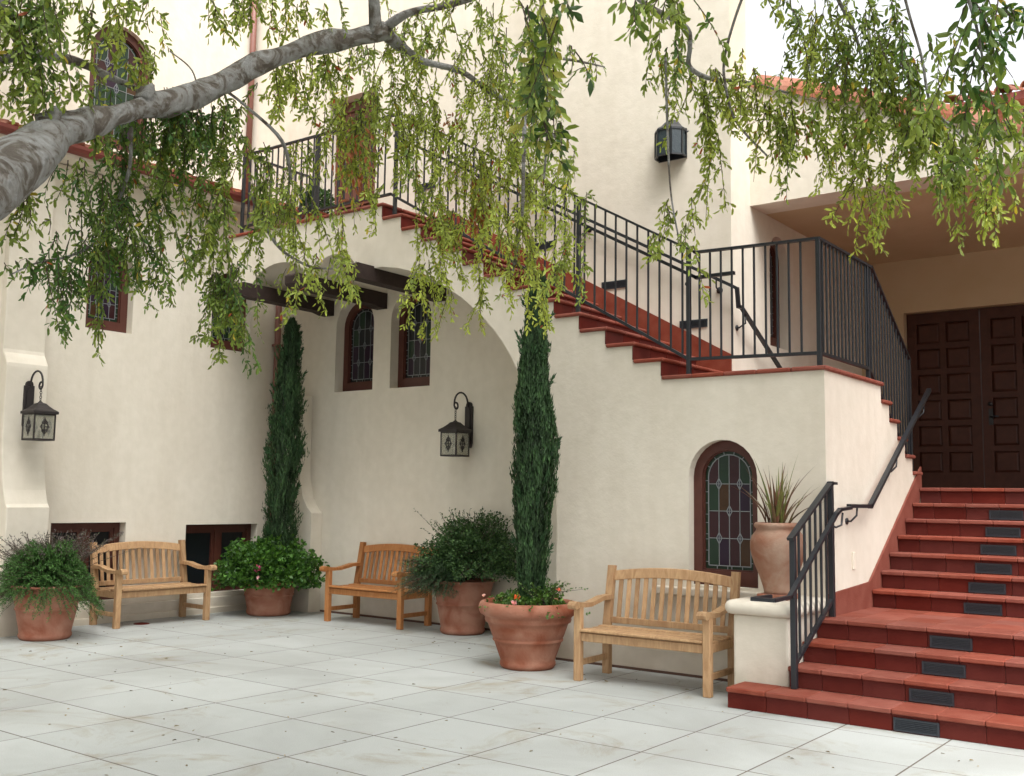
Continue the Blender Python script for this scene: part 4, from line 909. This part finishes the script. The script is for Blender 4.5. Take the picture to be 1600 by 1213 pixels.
# ============================================================= POTS
def pot(name,label,x,y,rb,rt,h,m='terracotta',rim=True,group='terracotta flower pots'):
    t=thing(name,label,'pot',(x,y,0),group)
    pr=[(.01,0),(rb-.015,0),(rb,.012),(rb+.012,.03),(rb+.012,.055),(rb+.004,.07)]
    hb=h-.19
    if not rim: hb=h-.03
    for k in range(1,9):
        z=.07+(hb-.07)*k/8; r=rb+.004+((rt-.085-rb) if rim else (rt-.02-rb))*((z-.07)/(hb-.07)); pr.append((r,z))
        if k==4: pr+=[(r+.012,z+.006),(r+.014,z+.016),(r+.010,z+.026),(r+.004,z+.03)]
    pr+=[] if not rim else [(rt-.062,hb+.006),(rt-.055,hb+.025),(rt-.058,hb+.045),(rt-.040,h-.125),(rt-.010,h-.11),(rt,h-.085),(rt+.004,h-.055),(rt-.004,h-.022),(rt-.02,h-.004),(rt-.035,h),(rt-.052,h-.008),(rt-.065,h-.03),(rt-.075,h-.10)]
    if not rim: pr+=[(rt,h-.028),(rt+.006,h-.012),(rt,h),(rt-.03,h),(rt-.045,h-.02),(rt-.075,h-.10)]
    obj('body',MB().lathe(pr,x,y,56),m,t)
    obj('soil',MB().lathe([(rt-.07,h-.085),(rt*.5,h-.065),(.001,h-.06)],x,y,32),'soil',t)
    return t
pot('terracotta_pot','large thick rimmed terracotta pot holding the tall cypress between two benches',-5.76,7.92,.245,.455,.60)
pot('terracotta_pot','terracotta pot full of rosemary and lavender at the far left of the courtyard',-10.64,6.0,.25,.36,.56,rim=False)
pot('terracotta_pot','terracotta pot with a bushy shrub beside the bench under the arch',-7.73,9.36,.245,.36,.60,rim=False)
pot('terracotta_pot','terracotta pot almost hidden by geranium leaves in the corner of the courtyard',-10.74,9.07,.27,.35,.44,rim=False)
UX,UY=-3.40,8.08
ur=thing('clay_urn','weathered round bellied clay urn standing on the stucco pedestal','urn',(UX,UY,.77))
obj('plinth',MB().cbox(UX-.13,UX+.13,UY-.13,UY+.13,.771,.812,.006),'terracotta',ur)
pr=[(.01,.813),(.105,.813),(.112,.82),(.115,.84),(.125,.88),(.152,.96),(.185,1.04),(.208,1.11),(.219,1.17),(.219,1.22),(.207,1.265),(.185,1.295),(.172,1.31),(.170,1.325),(.180,1.335),(.188,1.35),(.186,1.365),(.174,1.375),(.155,1.373),(.148,1.355),(.146,1.30)]
obj('body',MB().lathe(pr,UX,UY,48,wob=.006),'urn_clay',ur); obj('soil',MB().lathe([(.148,1.335),(.001,1.34)],UX,UY,20),'soil',ur)

# ============================================================= FOLIAGE
def leafmesh(name,P,D,Nn,L,W,tint,m,parent=None,rounded=False,kind='stuff',fold=.18,droop=.1):
    """many leaves in one mesh: P base points, D growth directions, Nn normals"""
    P=np.asarray(P,float);D=np.asarray(D,float);Nn=np.asarray(Nn,float); n=len(P)
    D=D/np.linalg.norm(D,axis=1)[:,None]; S=np.cross(D,Nn); S/= (np.linalg.norm(S,axis=1)[:,None]+1e-9); Nn=np.cross(S,D)
    L=np.broadcast_to(np.asarray(L,float),(n,))[:,None]; W=np.broadcast_to(np.asarray(W,float),(n,))[:,None]
    if rounded:
        vs=[P,P+D*L*.3+S*W*.45+Nn*W*fold,P+D*L*.75+S*W*.42+Nn*W*fold,P+D*L-Nn*L*droop,P+D*L*.75-S*W*.42+Nn*W*fold,P+D*L*.3-S*W*.45+Nn*W*fold]
        fq=[(0,1,2,3),(0,3,4,5)]; k=6
    else:
        vs=[P,P+D*L*.42+S*W*.5+Nn*W*fold,P+D*L-Nn*L*droop,P+D*L*.42-S*W*.5+Nn*W*fold]; fq=[(0,1,2),(0,2,3)]; k=4
    V=np.stack(vs,1).reshape(-1,3); base=wloc(parent) if parent else Vector((0,0,0))
    c=Vector(((V.min(0)+V.max(0))/2).tolist()); V=V-np.array(c)
    me=bpy.data.meshes.new(name); nf=len(fq); q=len(fq[0])
    F=(np.array(fq)[None]+np.arange(n)[:,None,None]*k).reshape(-1)
    me.vertices.add(len(V)); me.vertices.foreach_set('co',V.ravel()); me.loops.add(len(F)); me.loops.foreach_set('vertex_index',F.astype(np.int32))
    me.polygons.add(n*nf); me.polygons.foreach_set('loop_start',(np.arange(n*nf)*q).astype(np.int32)); me.update(calc_edges=True)
    a=me.color_attributes.new('tint','FLOAT_COLOR','POINT'); cc=np.ones((n,k,4)); cc[:,:,:3]=np.asarray(tint)[:,None,:]; a.data.foreach_set('color',cc.ravel())
    me.materials.append(M[m]); me.validate()
    o=bpy.data.objects.new(name,me); link(o,parent); o.location=c-base; WORLD[o.name]=c
    if kind: o['kind']=kind
    return o
def unit(v): return v/(np.linalg.norm(v,axis=-1,keepdims=True)+1e-9)
def tints(n,a,b,var=.2,pw=1):
    t=rng.random(n)[:,None]**pw; c=np.array(a)*(1-t)+np.array(b)*t; return np.clip(c*(1+rng.normal(0,var,(n,1))),.002,1)
def cypress(label,x,y,z0,z1,prof,n,seed,wild=1.0):
    t=thing('cypress_tree',label,'tree',(x,y,z0),'slim columnar cypresses in pots')
    obj('trunk',MB().tube([(x,y,z0-.1),(x+.01,y,z0+(z1-z0)*.4),(x,y,z1-.25)],[.035,.022,.006],10),'bark',t)
    u=rng.random(n); H=z1-z0; zs=z0+.03+(H-.05)*u**.95
    hs_=(zs-z0)/H; R=np.interp(hs_,[p[0] for p in prof],[p[1] for p in prof])*.82; cxo=np.interp(hs_,[p[0] for p in prof],[p[2] for p in prof])
    th=rng.random(n)*2*np.pi
    # lumpy vertical sprays
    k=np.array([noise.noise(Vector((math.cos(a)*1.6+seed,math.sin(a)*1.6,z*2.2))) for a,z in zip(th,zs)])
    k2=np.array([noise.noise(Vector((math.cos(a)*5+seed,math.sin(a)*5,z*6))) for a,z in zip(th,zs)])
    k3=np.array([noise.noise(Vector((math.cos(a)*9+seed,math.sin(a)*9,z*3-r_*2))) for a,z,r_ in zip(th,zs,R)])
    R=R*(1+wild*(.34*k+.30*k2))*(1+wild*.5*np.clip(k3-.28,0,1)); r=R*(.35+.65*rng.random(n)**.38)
    rx,ry=math.cos(R_(-37)),math.sin(R_(-37))*-1
    P=np.stack([x+cxo*.8+r*np.cos(th),y+cxo*.6+r*np.sin(th),zs],1)
    D=np.stack([np.cos(th)*.22,np.sin(th)*.22,np.ones(n)],1)+rng.normal(0,.16,(n,3)); Nn=np.stack([np.cos(th),np.sin(th),np.full(n,.1)],1)+rng.normal(0,.5,(n,3))
    deep=(r/np.maximum(R,1e-3))[:,None]
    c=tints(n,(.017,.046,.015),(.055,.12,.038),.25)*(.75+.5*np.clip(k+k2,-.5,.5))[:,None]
    # stray shoots breaking the outline
    m=int(26*wild*wild); E=[];ED=[]
    for i in range(m):
        a=rng.random()*6.283; h=rng.uniform(.12,.97); rr_=np.interp(h,[p[0] for p in prof],[p[1] for p in prof])*.8; ox=np.interp(h,[p[0] for p in prof],[p[2] for p in prof]); ln=rng.uniform(.07,.17)
        q=rng.integers(24,60); t_=rng.random(q); o_=np.array((x+ox*.8+rr_*math.cos(a),y+ox*.6+rr_*math.sin(a),z0+h*H)); d_=np.array((math.cos(a)*.55,math.sin(a)*.55,1.)); d_/=np.linalg.norm(d_)
        E.append(o_+d_*ln*t_[:,None]+rng.normal(0,.010,(q,3))*(1.1-t_[:,None])); ED.append(d_+rng.normal(0,.25,(q,3)))
    E=np.concatenate(E);ED=np.concatenate(ED); P=np.concatenate([P,E]);D=np.concatenate([D,ED]);Nn=np.concatenate([Nn,rng.normal(0,1,E.shape)]); c=np.concatenate([c,tints(len(E),(.02,.06,.022),(.05,.12,.045),.2)]); n=len(P)
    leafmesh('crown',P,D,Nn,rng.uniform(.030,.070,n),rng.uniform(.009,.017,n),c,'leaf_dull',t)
    return t
cypress('tall slim cypress in the large pot in front of the arch',-5.73,7.92,.55,3.66,[(0,.10,0),(.06,.13,0),(.15,.16,0),(.3,.20,.0),(.45,.225,.02),(.55,.215,.02),(.62,.19,.0),(.72,.15,-.01),(.82,.12,.01),(.90,.10,.03),(.95,.075,.045),(1,.012,.06)],36000,3)
cypress('dark slim cypress standing in the back corner beside the downpipe',-10.66,9.12,.5,3.85,[(0,.20,.03),(.1,.20,.02),(.25,.20,.02),(.35,.21,.03),(.47,.24,.04),(.55,.22,.04),(.66,.21,.05),(.76,.17,.06),(.85,.13,.07),(.92,.11,.08),(.97,.07,.08),(1,.015,.08)],30000,9,1.7)
def mound(name,parent,c,rad,n,L,W,ta,tb,m='leaf_dull',rounded=True,fill=.4,upw=.5,lump=.25,zmin=None,stems=True,var=.25):
    th=rng.random(n)*2*np.pi; ph=np.arccos(rng.uniform(-.45,1,n)); s=np.stack([np.sin(ph)*np.cos(th),np.sin(ph)*np.sin(th),np.cos(ph)],1)
    k=np.array([noise.noise(Vector(p)*2.2+Vector(c)) for p in s]); k2=np.array([noise.noise(Vector(p)*6+Vector(c)) for p in s])
    r=(fill+(1-fill)*rng.random(n)**.5)*(1+lump*k*1.6+lump*k2); P=np.array(c)+s*np.array(rad)*r[:,None]
    if zmin is not None: P=P[P[:,2]>zmin]; s=s[:len(P)]
    nn=len(P); s=unit((P-np.array(c))/np.array(rad))
    D=s+rng.normal(0,.6,(nn,3))+np.array((0,0,upw*.3)); Nn=s*.6+np.array((0,0,upw))+rng.normal(0,.5,(nn,3))
    leafmesh(name,P,D,Nn,rng.uniform(L*.6,L*1.2,nn),rng.uniform(W*.6,W*1.2,nn),tints(nn,ta,tb,var),m,parent,rounded)
    if stems:
        b=MB()
        for i in range(26):
            q=P[rng.integers(nn)]; b.tube([(c[0]+rng.normal(0,.05),c[1]+rng.normal(0,.05),c[2]-rad[2]*.5),tuple((np.array(c)+q)/2+rng.normal(0,.02,3)),tuple(q)],[.006,.004,.002],4)
        obj('stems',b,'twig',parent,kind='stuff')
def needles(name,parent,base,tips,per,L,W,ta,tb,m='leaf_dull',stemm='twig',sag=.15,ang=.8,start=.25):
    Ps=[];Ds=[];b=MB()
    for tip in tips:
        a=np.array(base)+rng.normal(0,.06,3)*np.array((1,1,0)); t=np.array(tip); mid=(a+t)/2+np.array((0,0,sag*np.linalg.norm(t-a)))
        ts=np.linspace(start,1,per); pts=((1-ts)**2)[:,None]*a+(2*ts*(1-ts))[:,None]*mid+(ts**2)[:,None]*t
        dd=unit(np.gradient(pts,axis=0)); Ps.append(pts+rng.normal(0,.003,pts.shape)); Ds.append(dd*(1-ang*.4)+unit(rng.normal(0,1,pts.shape))*ang)
        b.tube([tuple(a),tuple(mid*.5+(a+t)*.25),tuple(t)],[.004,.003,.0015],3,caps=False)
    P=np.concatenate(Ps);D=np.concatenate(Ds);n=len(P)
    leafmesh(name,P,D,rng.normal(0,1,(n,3)),rng.uniform(L*.7,L*1.2,n),W,tints(n,ta,tb,.25),m,parent)
    obj('stems',b,stemm,parent,kind='stuff')
def flower(parent,c,r,colr,n=9):
    P=np.tile(np.array(c),(n*2,1))+rng.normal(0,r*.25,(n*2,3)); D=unit(rng.normal(0,1,(n*2,3))+np.array((.4,-.6,.5)))
    leafmesh('flower',P,D,rng.normal(0,1,(n*2,3)),r,r*.8,tints(n*2,colr,[min(1,q*1.3) for q in colr],.1),'petal',parent,True,kind=None)
# rosemary and lavender, far left
g1=thing('rosemary_plant','feathery green rosemary spilling over its pot at the far left','plant',(-10.66,6.0,.5))
tp=[]
for i in range(900):
    a=rng.random()*2*math.pi; u=rng.random(); r=(.16+.46*u)*(1+.12*math.sin(a*3+1)); h=.93-.62*max(0,u-.15)**1.3*1.2+rng.normal(0,.05); tp.append((-10.64+r*math.cos(a),5.98+r*math.sin(a),h-.02))
needles('foliage',g1,(-10.66,6.0,.54),tp,56,.036,.008,(.028,.085,.018),(.085,.20,.04),sag=.28)
g2=thing('lavender_plant','greyish purple lavender stems rising behind the rosemary','plant',(-10.8,6.2,.5))
tp=[(-10.88+rng.normal(0,.30),6.10+rng.normal(0,.30),.90+.22*rng.random()) for i in range(260)]
needles('foliage',g2,(-10.85,6.1,.52),tp,30,.028,.009,(.07,.085,.045),(.16,.12,.125),sag=.10,ang=1.1)
# geraniums round the corner cypress
g3=thing('geranium_plant','bright green geranium with a pink flower at the foot of the corner cypress','plant',(-10.74,9.07,.4))
mound('foliage',g3,(-10.70,9.02,.54),(.66,.60,.40),9000,.046,.048,(.02,.065,.012),(.09,.21,.035),'leaf',fill=.35,zmin=.16)
flower(g3,(-10.37,8.56,.62),.05,(.65,.12,.30)); flower(g3,(-10.30,8.52,.52),.022,(.7,.45,.5))
# shrub and trailing rosemary
g4=thing('leafy_shrub','dense dark green shrub in the pot right of the bench under the arch','shrub',(-7.73,9.36,.5))
mound('foliage',g4,(-7.58,9.30,.84),(.56,.48,.45),15000,.036,.024,(.014,.045,.012),(.065,.13,.035),fill=.35,rounded=False,lump=.38)
needles('sprigs',g4,(-7.66,9.32,.8),[(-7.66+rng.normal(0,.3),9.3+rng.normal(0,.2),1.12+.28*rng.random()) for i in range(80)],16,.03,.014,(.02,.05,.015),(.06,.12,.03),sag=.02,start=.4)
g5=thing('rosemary_plant','thin rosemary trailing left over the pot edge beside the shrub','plant',(-7.8,9.1,.5))
tp=[(-7.92+rng.uniform(-.42,.42),8.98+rng.normal(0,.12),.42+.42*rng.random()) for i in range(420)]
needles('foliage',g5,(-7.80,9.22,.60),tp,36,.032,.006,(.03,.07,.03),(.075,.14,.06),sag=.25)
# flowers round the big cypress
g6=thing('flowering_groundcover','low green flowering plants with orange and pink blooms around the large cypress','plant',(-5.79,7.9,.5))
mound('foliage',g6,(-5.71,7.88,.52),(.38,.36,.18),2600,.032,.034,(.025,.07,.012),(.10,.19,.035),'leaf',fill=.3,zmin=.50,lump=.35)
needles('sprigs',g6,(-5.60,7.88,.56),[(-5.50+rng.normal(0,.14),7.86+rng.normal(0,.16),.70+.10*rng.random()) for i in range(34)],14,.026,.016,(.03,.08,.015),(.10,.19,.035),m='leaf',sag=.2,start=.3)
flower(g6,(-5.63,7.56,.66),.030,(.85,.16,.05)); flower(g6,(-5.64,7.53,.615),.024,(.75,.40,.42)); flower(g6,(-5.30,7.75,.74),.02,(.7,.22,.15)); flower(g6,(-6.08,7.66,.64),.016,(.7,.45,.4))
# flax in the urn
g7=thing('flax_plant','spiky flax with thin bronze and yellow green blades in the clay urn','plant',(UX,UY,1.34))
bmats=[mat('blade_bronze',(.15,.045,.028),rough=.5,var=(.10,.06,.025),scale=30),mat('blade_green',(.09,.13,.03),rough=.5,var=(.22,.20,.055),scale=40),mat('blade_olive',(.07,.065,.025),rough=.5,var=(.16,.08,.04),scale=35)]
for i in range(44):
    a=rng.random()*2*math.pi; le=rng.uniform(.30,.68); out=rng.uniform(.05,.62) if i%5 else rng.uniform(.6,.95); w=rng.uniform(.008,.015)
    v=[];f=[]; n=7; sx,sy=-math.sin(a),math.cos(a); bx,by=UX+.05*math.cos(a)*rng.random()*2,UY+.05*math.sin(a)*rng.random()*2
    for k in range(n+1):
        t=k/n; r=out*le*(t**1.5); z=1.325+le*t*(1-.35*out*t); ww=w*(1-t**2.2)*(.7+.5*math.sin(math.pi*min(1,t*1.3)))+.0006
        v+=[(bx+math.cos(a)*r+sx*ww,by+math.sin(a)*r+sy*ww,z),(bx+math.cos(a)*(r+ww*.5),by+math.sin(a)*(r+ww*.5),z-ww*.4),(bx+math.cos(a)*r-sx*ww,by+math.sin(a)*r-sy*ww,z)]
    for k in range(n): q=k*3; f+=[(q,q+1,q+4,q+3),(q+1,q+2,q+5,q+4)]
    obj('blade',MB().add(v,f),('blade_bronze','blade_green','blade_olive')[i%3],g7)

# ============================================================= OVERHANGING TREE
tree=thing('weeping_tree','old tree with mottled grey limb reaching in from the left and hanging yellow green sprays','tree',(-3.2,.6,0))
def smooth(pts,sub=5):
    out=[]; n=len(pts)
    for i in range(n-1):
        p0,p1,p2,p3=[np.array(pts[max(0,min(n-1,i+d))]) for d in (-1,0,1,2)]
        for s_ in range(sub):
            t=s_/sub; out.append(.5*((2*p1)+(-p0+p2)*t+(2*p0-5*p1+4*p2-p3)*t*t+(-p0+3*p1-3*p2+p3)*t**3))
    out.append(np.array(pts[-1])); return out
first=LIMBS[0][1]
tr0=[(-3.3,.55,-.1,.30),(-3.35,.6,.5,.25),(-3.3,.7,1.1,.21)]
def limb(name,pts,n,knob):
    sp=smooth(pts,6); b=MB(); b.tube([tuple(p[:3]) for p in sp],[max(p[3],.0015) for p in sp],n)
    o=obj(name,b,'bark',tree); me=o.data; c=WORLD[o.name]
    if knob:
        for v in me.vertices:
            w=Vector(v.co)+c; d=noise.noise(w*3.1)*.030+noise.noise(w*9)*.012+noise.noise(w*22)*.004
            nr=v.normal; v.co+=nr*d*knob
        me.update()
    for p in me.polygons: p.use_smooth=True
    return o
# trunk stands outside the picture and carries the main limb
limb('trunk',[(-3.30,.88,-.1,.25),(-3.31,.90,.5,.20),(-3.34,.93,1.2,.165)]+[tuple(first[0])],24,1.0)
for nm,pts in LIMBS: limb(nm,pts,22 if nm=='limb' else 8,1.0 if nm=='limb' else (.25 if pts[0][3]>.02 else 0))
# scars and knots where twigs were cut from the limb
for (i,sz) in ((5,.05),(7,.05),(9,.03)):
    p=first[i]; 
    if True:
        b=MB(); q=Vector(p[:3]); up=Vector((rnd.uniform(-.2,.2),-.35,rnd.uniform(.3,.9))).normalized()
        c=q+up*p[3]*.62; b.sphere((0,0,0),sz,14,9); o=obj('knot',MB().add([(Vector(v)+c) for v in b.v],b.f,True),'bark',tree)
        for v in o.data.vertices: v.co*=1+.9*noise.noise((v.co+c)*22)
# upper limbs above the frame that carry the right hand sprays
limb('branch',[(-3.33,.97,1.70,.12),(-3.5,.3,3.0,.10),(-2.4,.6,4.5,.08),(-1.2,1.6,5.0,.06),(-.4,2.6,5.0,.03),(.6,3.3,4.9,.015)],12,.4)
P=[];D=[];Nn=[];Ls=[];Tn=[];tw_=MB()
A0=np.array((.05,.125,.022)); A1=np.array((.47,.54,.10))
near=[]
for bi,(x,y,z,dz,w,n,L,tone) in enumerate(BUNCHES):
    n=max(2,int(round(n*(.78 if tone<.3 else .66))))
    cen=np.array((x,y,z)); 
    dist=float(np.linalg.norm(cen-np.array((0,0,1.55))))
    for s_ in range(int(n)):
        off=rng.normal(0,.62,3)*np.array((w,w,min(.07,dz*.35))); st_=cen+off+np.array((0,0,dz*.15*rng.random()))
        ln=dz*rng.uniform(.3,1.1); sway=rng.normal(0,.22,2)*ln; kk=max(4,int(ln/.012)); ts=np.linspace(0,1,kk)
        lean=rng.normal(0,.10,2)
        path=np.stack([st_[0]+sway[0]*ts+lean[0]*w*np.sin(ts*3),st_[1]+sway[1]*ts+lean[1]*w*np.sin(ts*3),st_[2]-ln*ts+.04*ln*np.sin(ts*math.pi)],1)
        st2=max(1,kk//5); tw_.tube([tuple(q) for q in path[::st2]],list(np.linspace(.0024,.0012,len(path[::st2]))),3,caps=False)
        # leaves of the strand itself, then of short drooping side twigs
        segs=[(path,ts)]
        for j in range(max(2,int(ln/.036))):
            u=rng.random()**.8; q0=path[min(kk-1,int(u*kk))]; az=rng.random()*6.283; sl=rng.uniform(.03,.085)*(1-.3*u); m=max(4,int(sl/.0105)); tt=np.linspace(0,1,m)
            seg=q0+np.stack([np.cos(az)*sl*.75*tt,np.sin(az)*sl*.75*tt,sl*(.18*tt-.85*tt**2)],1); segs.append((seg,np.full(m,u)+tt*.1))
            tw_.tube([tuple(seg[0]),tuple(seg[m//2]),tuple(seg[-1])],[.0012,.001,.0007],3,caps=False)
        tstr=tone+rng.normal(0,.11)
        for si,(sg_,tt) in enumerate(segs):
            k=len(sg_); keep=rng.random(k)<(.95 if si else .8)
            side=unit(rng.normal(0,1,(1,3))*np.array((1,1,.3)))
            d=unit(np.gradient(sg_,axis=0)); sgn=np.where(np.arange(k)%2==0,1,-1)[:,None]
            sd_=unit(np.cross(d,side))*sgn*rng.uniform(.4,1.,(k,1))+rng.normal(0,.22,(k,3))
            dd=d*.7+sd_*.7+np.array((0,0,-.25)); nn_=side+rng.normal(0,.4,(k,3))
            tn=np.clip(tstr+.14*tt-.06+rng.normal(0,.05)+rng.normal(0,.06,k),0,1)[:,None]; c=A0*(1-tn)+A1*tn
            red=rng.random(k)<(.010 if tone>.5 else .003); c[red]=(.36,.09,.035)
            yl=rng.random(k)<.012; c[yl]=(.50,.40,.05)
            c*=(1+rng.normal(0,.16,(k,1)))
            lk=L*rng.uniform(.55,1.12,k)
            if dist<3.0:
                for q in np.where(keep)[0]: near.append((sg_[q],dd[q],nn_[q],lk[q]*.9,c[q]))
            else:
                P.append(sg_[keep]);D.append(dd[keep]);Nn.append(nn_[keep]);Ls.append(lk[keep]);Tn.append(c[keep])
# pieces of russet foliage
for (cx_,cy_,cz_,w) in RUSSET:
    k=24; P.append(np.array((cx_,cy_,cz_))+rng.normal(0,w,(k,3))); D.append(rng.normal(0,.4,(k,3))+np.array((0,0,-1))); Nn.append(rng.normal(0,1,(k,3))); Ls.append(rng.uniform(.03,.045,k)); Tn.append(tints(k,(.26,.07,.03),(.36,.15,.06),.15))
# the 300 nearest leaves are parts of their own
rnd.shuffle(near); lm=[]
for q,colr in enumerate(((.07,.13,.03),(.13,.20,.04),(.22,.28,.05),(.045,.09,.03),(.30,.30,.06))):
    me=bpy.data.meshes.new('leaf')
    v=[(0,0,0),(.16,.30,.03),(.20,.55,.03),(.0,1,-.10),(-.20,.55,.03),(-.16,.30,.03),(0,.5,0)]
    me.from_pydata(v,[],[(0,1,6),(1,2,6),(2,3,6),(3,4,6),(4,5,6),(5,0,6)]); me.materials.append(M['leaf'])
    a=me.color_attributes.new('tint','FLOAT_COLOR','POINT'); a.data.foreach_set('color',[x for _ in v for x in (*colr,1)]); lm.append(me)
for (p,d,nv,l,c) in near[:300]:
    o=bpy.data.objects.new('leaf',lm[rnd.choice((0,0,1,1,2,3,3,4)) if c[0]<.3 else 4]); link(o,tree); Y_=Vector(d).normalized(); X_=Y_.cross(Vector(nv)).normalized(); Z_=X_.cross(Y_)
    mt=Matrix((X_,Y_,Z_)).transposed().to_4x4(); mt=Matrix.Translation(Vector(p)-wloc(tree))@mt@Matrix.Scale(float(l),4); o.matrix_local=mt; WORLD[o.name]=Vector(p)
for (p,d,nv,l,c) in near[300:]:
    P.append(p[None]);D.append(d[None]);Nn.append(nv[None]);Ls.append(np.array([l]));Tn.append(c[None])
P=np.concatenate(P);D=np.concatenate(D);Nn=np.concatenate(Nn);Ls=np.concatenate(Ls);Tn=np.clip(np.concatenate(Tn),.005,.9)
leafmesh('foliage',P,D,Nn,Ls*.98,Ls*.35,Tn,'leaf',tree,rounded=True,fold=.12,droop=.08)
obj('twigs',tw_,'twig',tree,kind='stuff')
print('tree leaves',len(P),'near',len(near))
# unseen canopy added above the view, enlarged and thickened to shade the courtyard
nC=110000; Pc=np.stack([rng.uniform(-12,4.5,nC),rng.uniform(-6,8.0,nC),np.zeros(nC)],1)
fw=Pc[:,0]*-.6+Pc[:,1]*.795; sd2=np.abs(Pc[:,0]*.795+Pc[:,1]*.6)
Pc[:,2]=np.maximum(5.2,1.55+.60*np.maximum(fw,0)+.25)+rng.uniform(0,1.7,nC)
Pc=Pc[~((Pc[:,0]>.5)&(Pc[:,1]>2.5))&(Pc[:,2]<9.2)]
Pc=Pc[np.array([noise.noise(Vector((q[0]*.9,q[1]*.9,q[2]*.5)))>-.10 for q in Pc])]; nC=len(Pc)
leafmesh('crown',Pc,rng.normal(0,.5,(nC,3))+np.array((0,0,-.8)),rng.normal(0,1,(nC,3)),.15,.075,tints(nC,(.05,.10,.02),(.16,.22,.05),.2),'leaf',tree,True)  # this crown is the added shade canopy, leaves oversized to block more sky

# fallen leaves and grit on the paving
n=300; Pf=np.stack([rng.uniform(-11,-1.2,n),rng.uniform(3.2,9.6,n),np.full(n,.004)],1)
Pf=Pf[~((Pf[:,0]>-3.6)&(Pf[:,1]>7.3))]; Pf=Pf[~((Pf[:,0]>-5.8)&(Pf[:,1]>8.4))]; n=len(Pf)
leafmesh('fallen_leaves',Pf,np.concatenate([rng.normal(0,1,(n,2)),np.full((n,1),.08)],1),np.tile((0,0,1.),(n,1))+rng.normal(0,.15,(n,3)),rng.uniform(.012,.042,n),rng.uniform(.006,.016,n),tints(n,(.10,.07,.03),(.30,.22,.08),.3),'leaf_dull',None,True,kind='stuff')

# small things: drain cover, plant pot on the balcony, sensor
dr=MB(); dr.lathe([(.09,-.01),(.09,.006),(.085,.009),(.001,.010)],-11.0,7.39,28); 
for q in range(-3,4): dr.box(-11.0+q*.02-.004,-11.0+q*.02+.004,7.39-.05,7.39+.05,.010,.012)
d_=obj('drain_cover',dr,'tile_riser'); d_['label']='small round rusty red drain cover flush in the paving behind the left bench'; d_['category']='drain cover'
bp_=thing('balcony_pot','small clay pot with a leafy plant on the balcony floor behind the railing','pot',(-9.95,8.95,TOP))
obj('body',MB().lathe([(.01,TOP),(.085,TOP),(.12,TOP+.20),(.135,TOP+.20),(.135,TOP+.235),(.115,TOP+.235),(.11,TOP+.19)],-9.95,8.95,28),'terracotta',bp_)
obj('soil',MB().lathe([(.112,TOP+.205),(.001,TOP+.21)],-9.95,8.95,20),'soil',bp_)
bl_=thing('balcony_plant','small leafy green plant growing in the clay pot on the balcony','plant',(-9.95,8.95,TOP+.2))
mound('foliage',bl_,(-9.95,8.95,TOP+.36),(.20,.20,.20),900,.05,.03,(.02,.06,.02),(.07,.14,.04),'leaf')
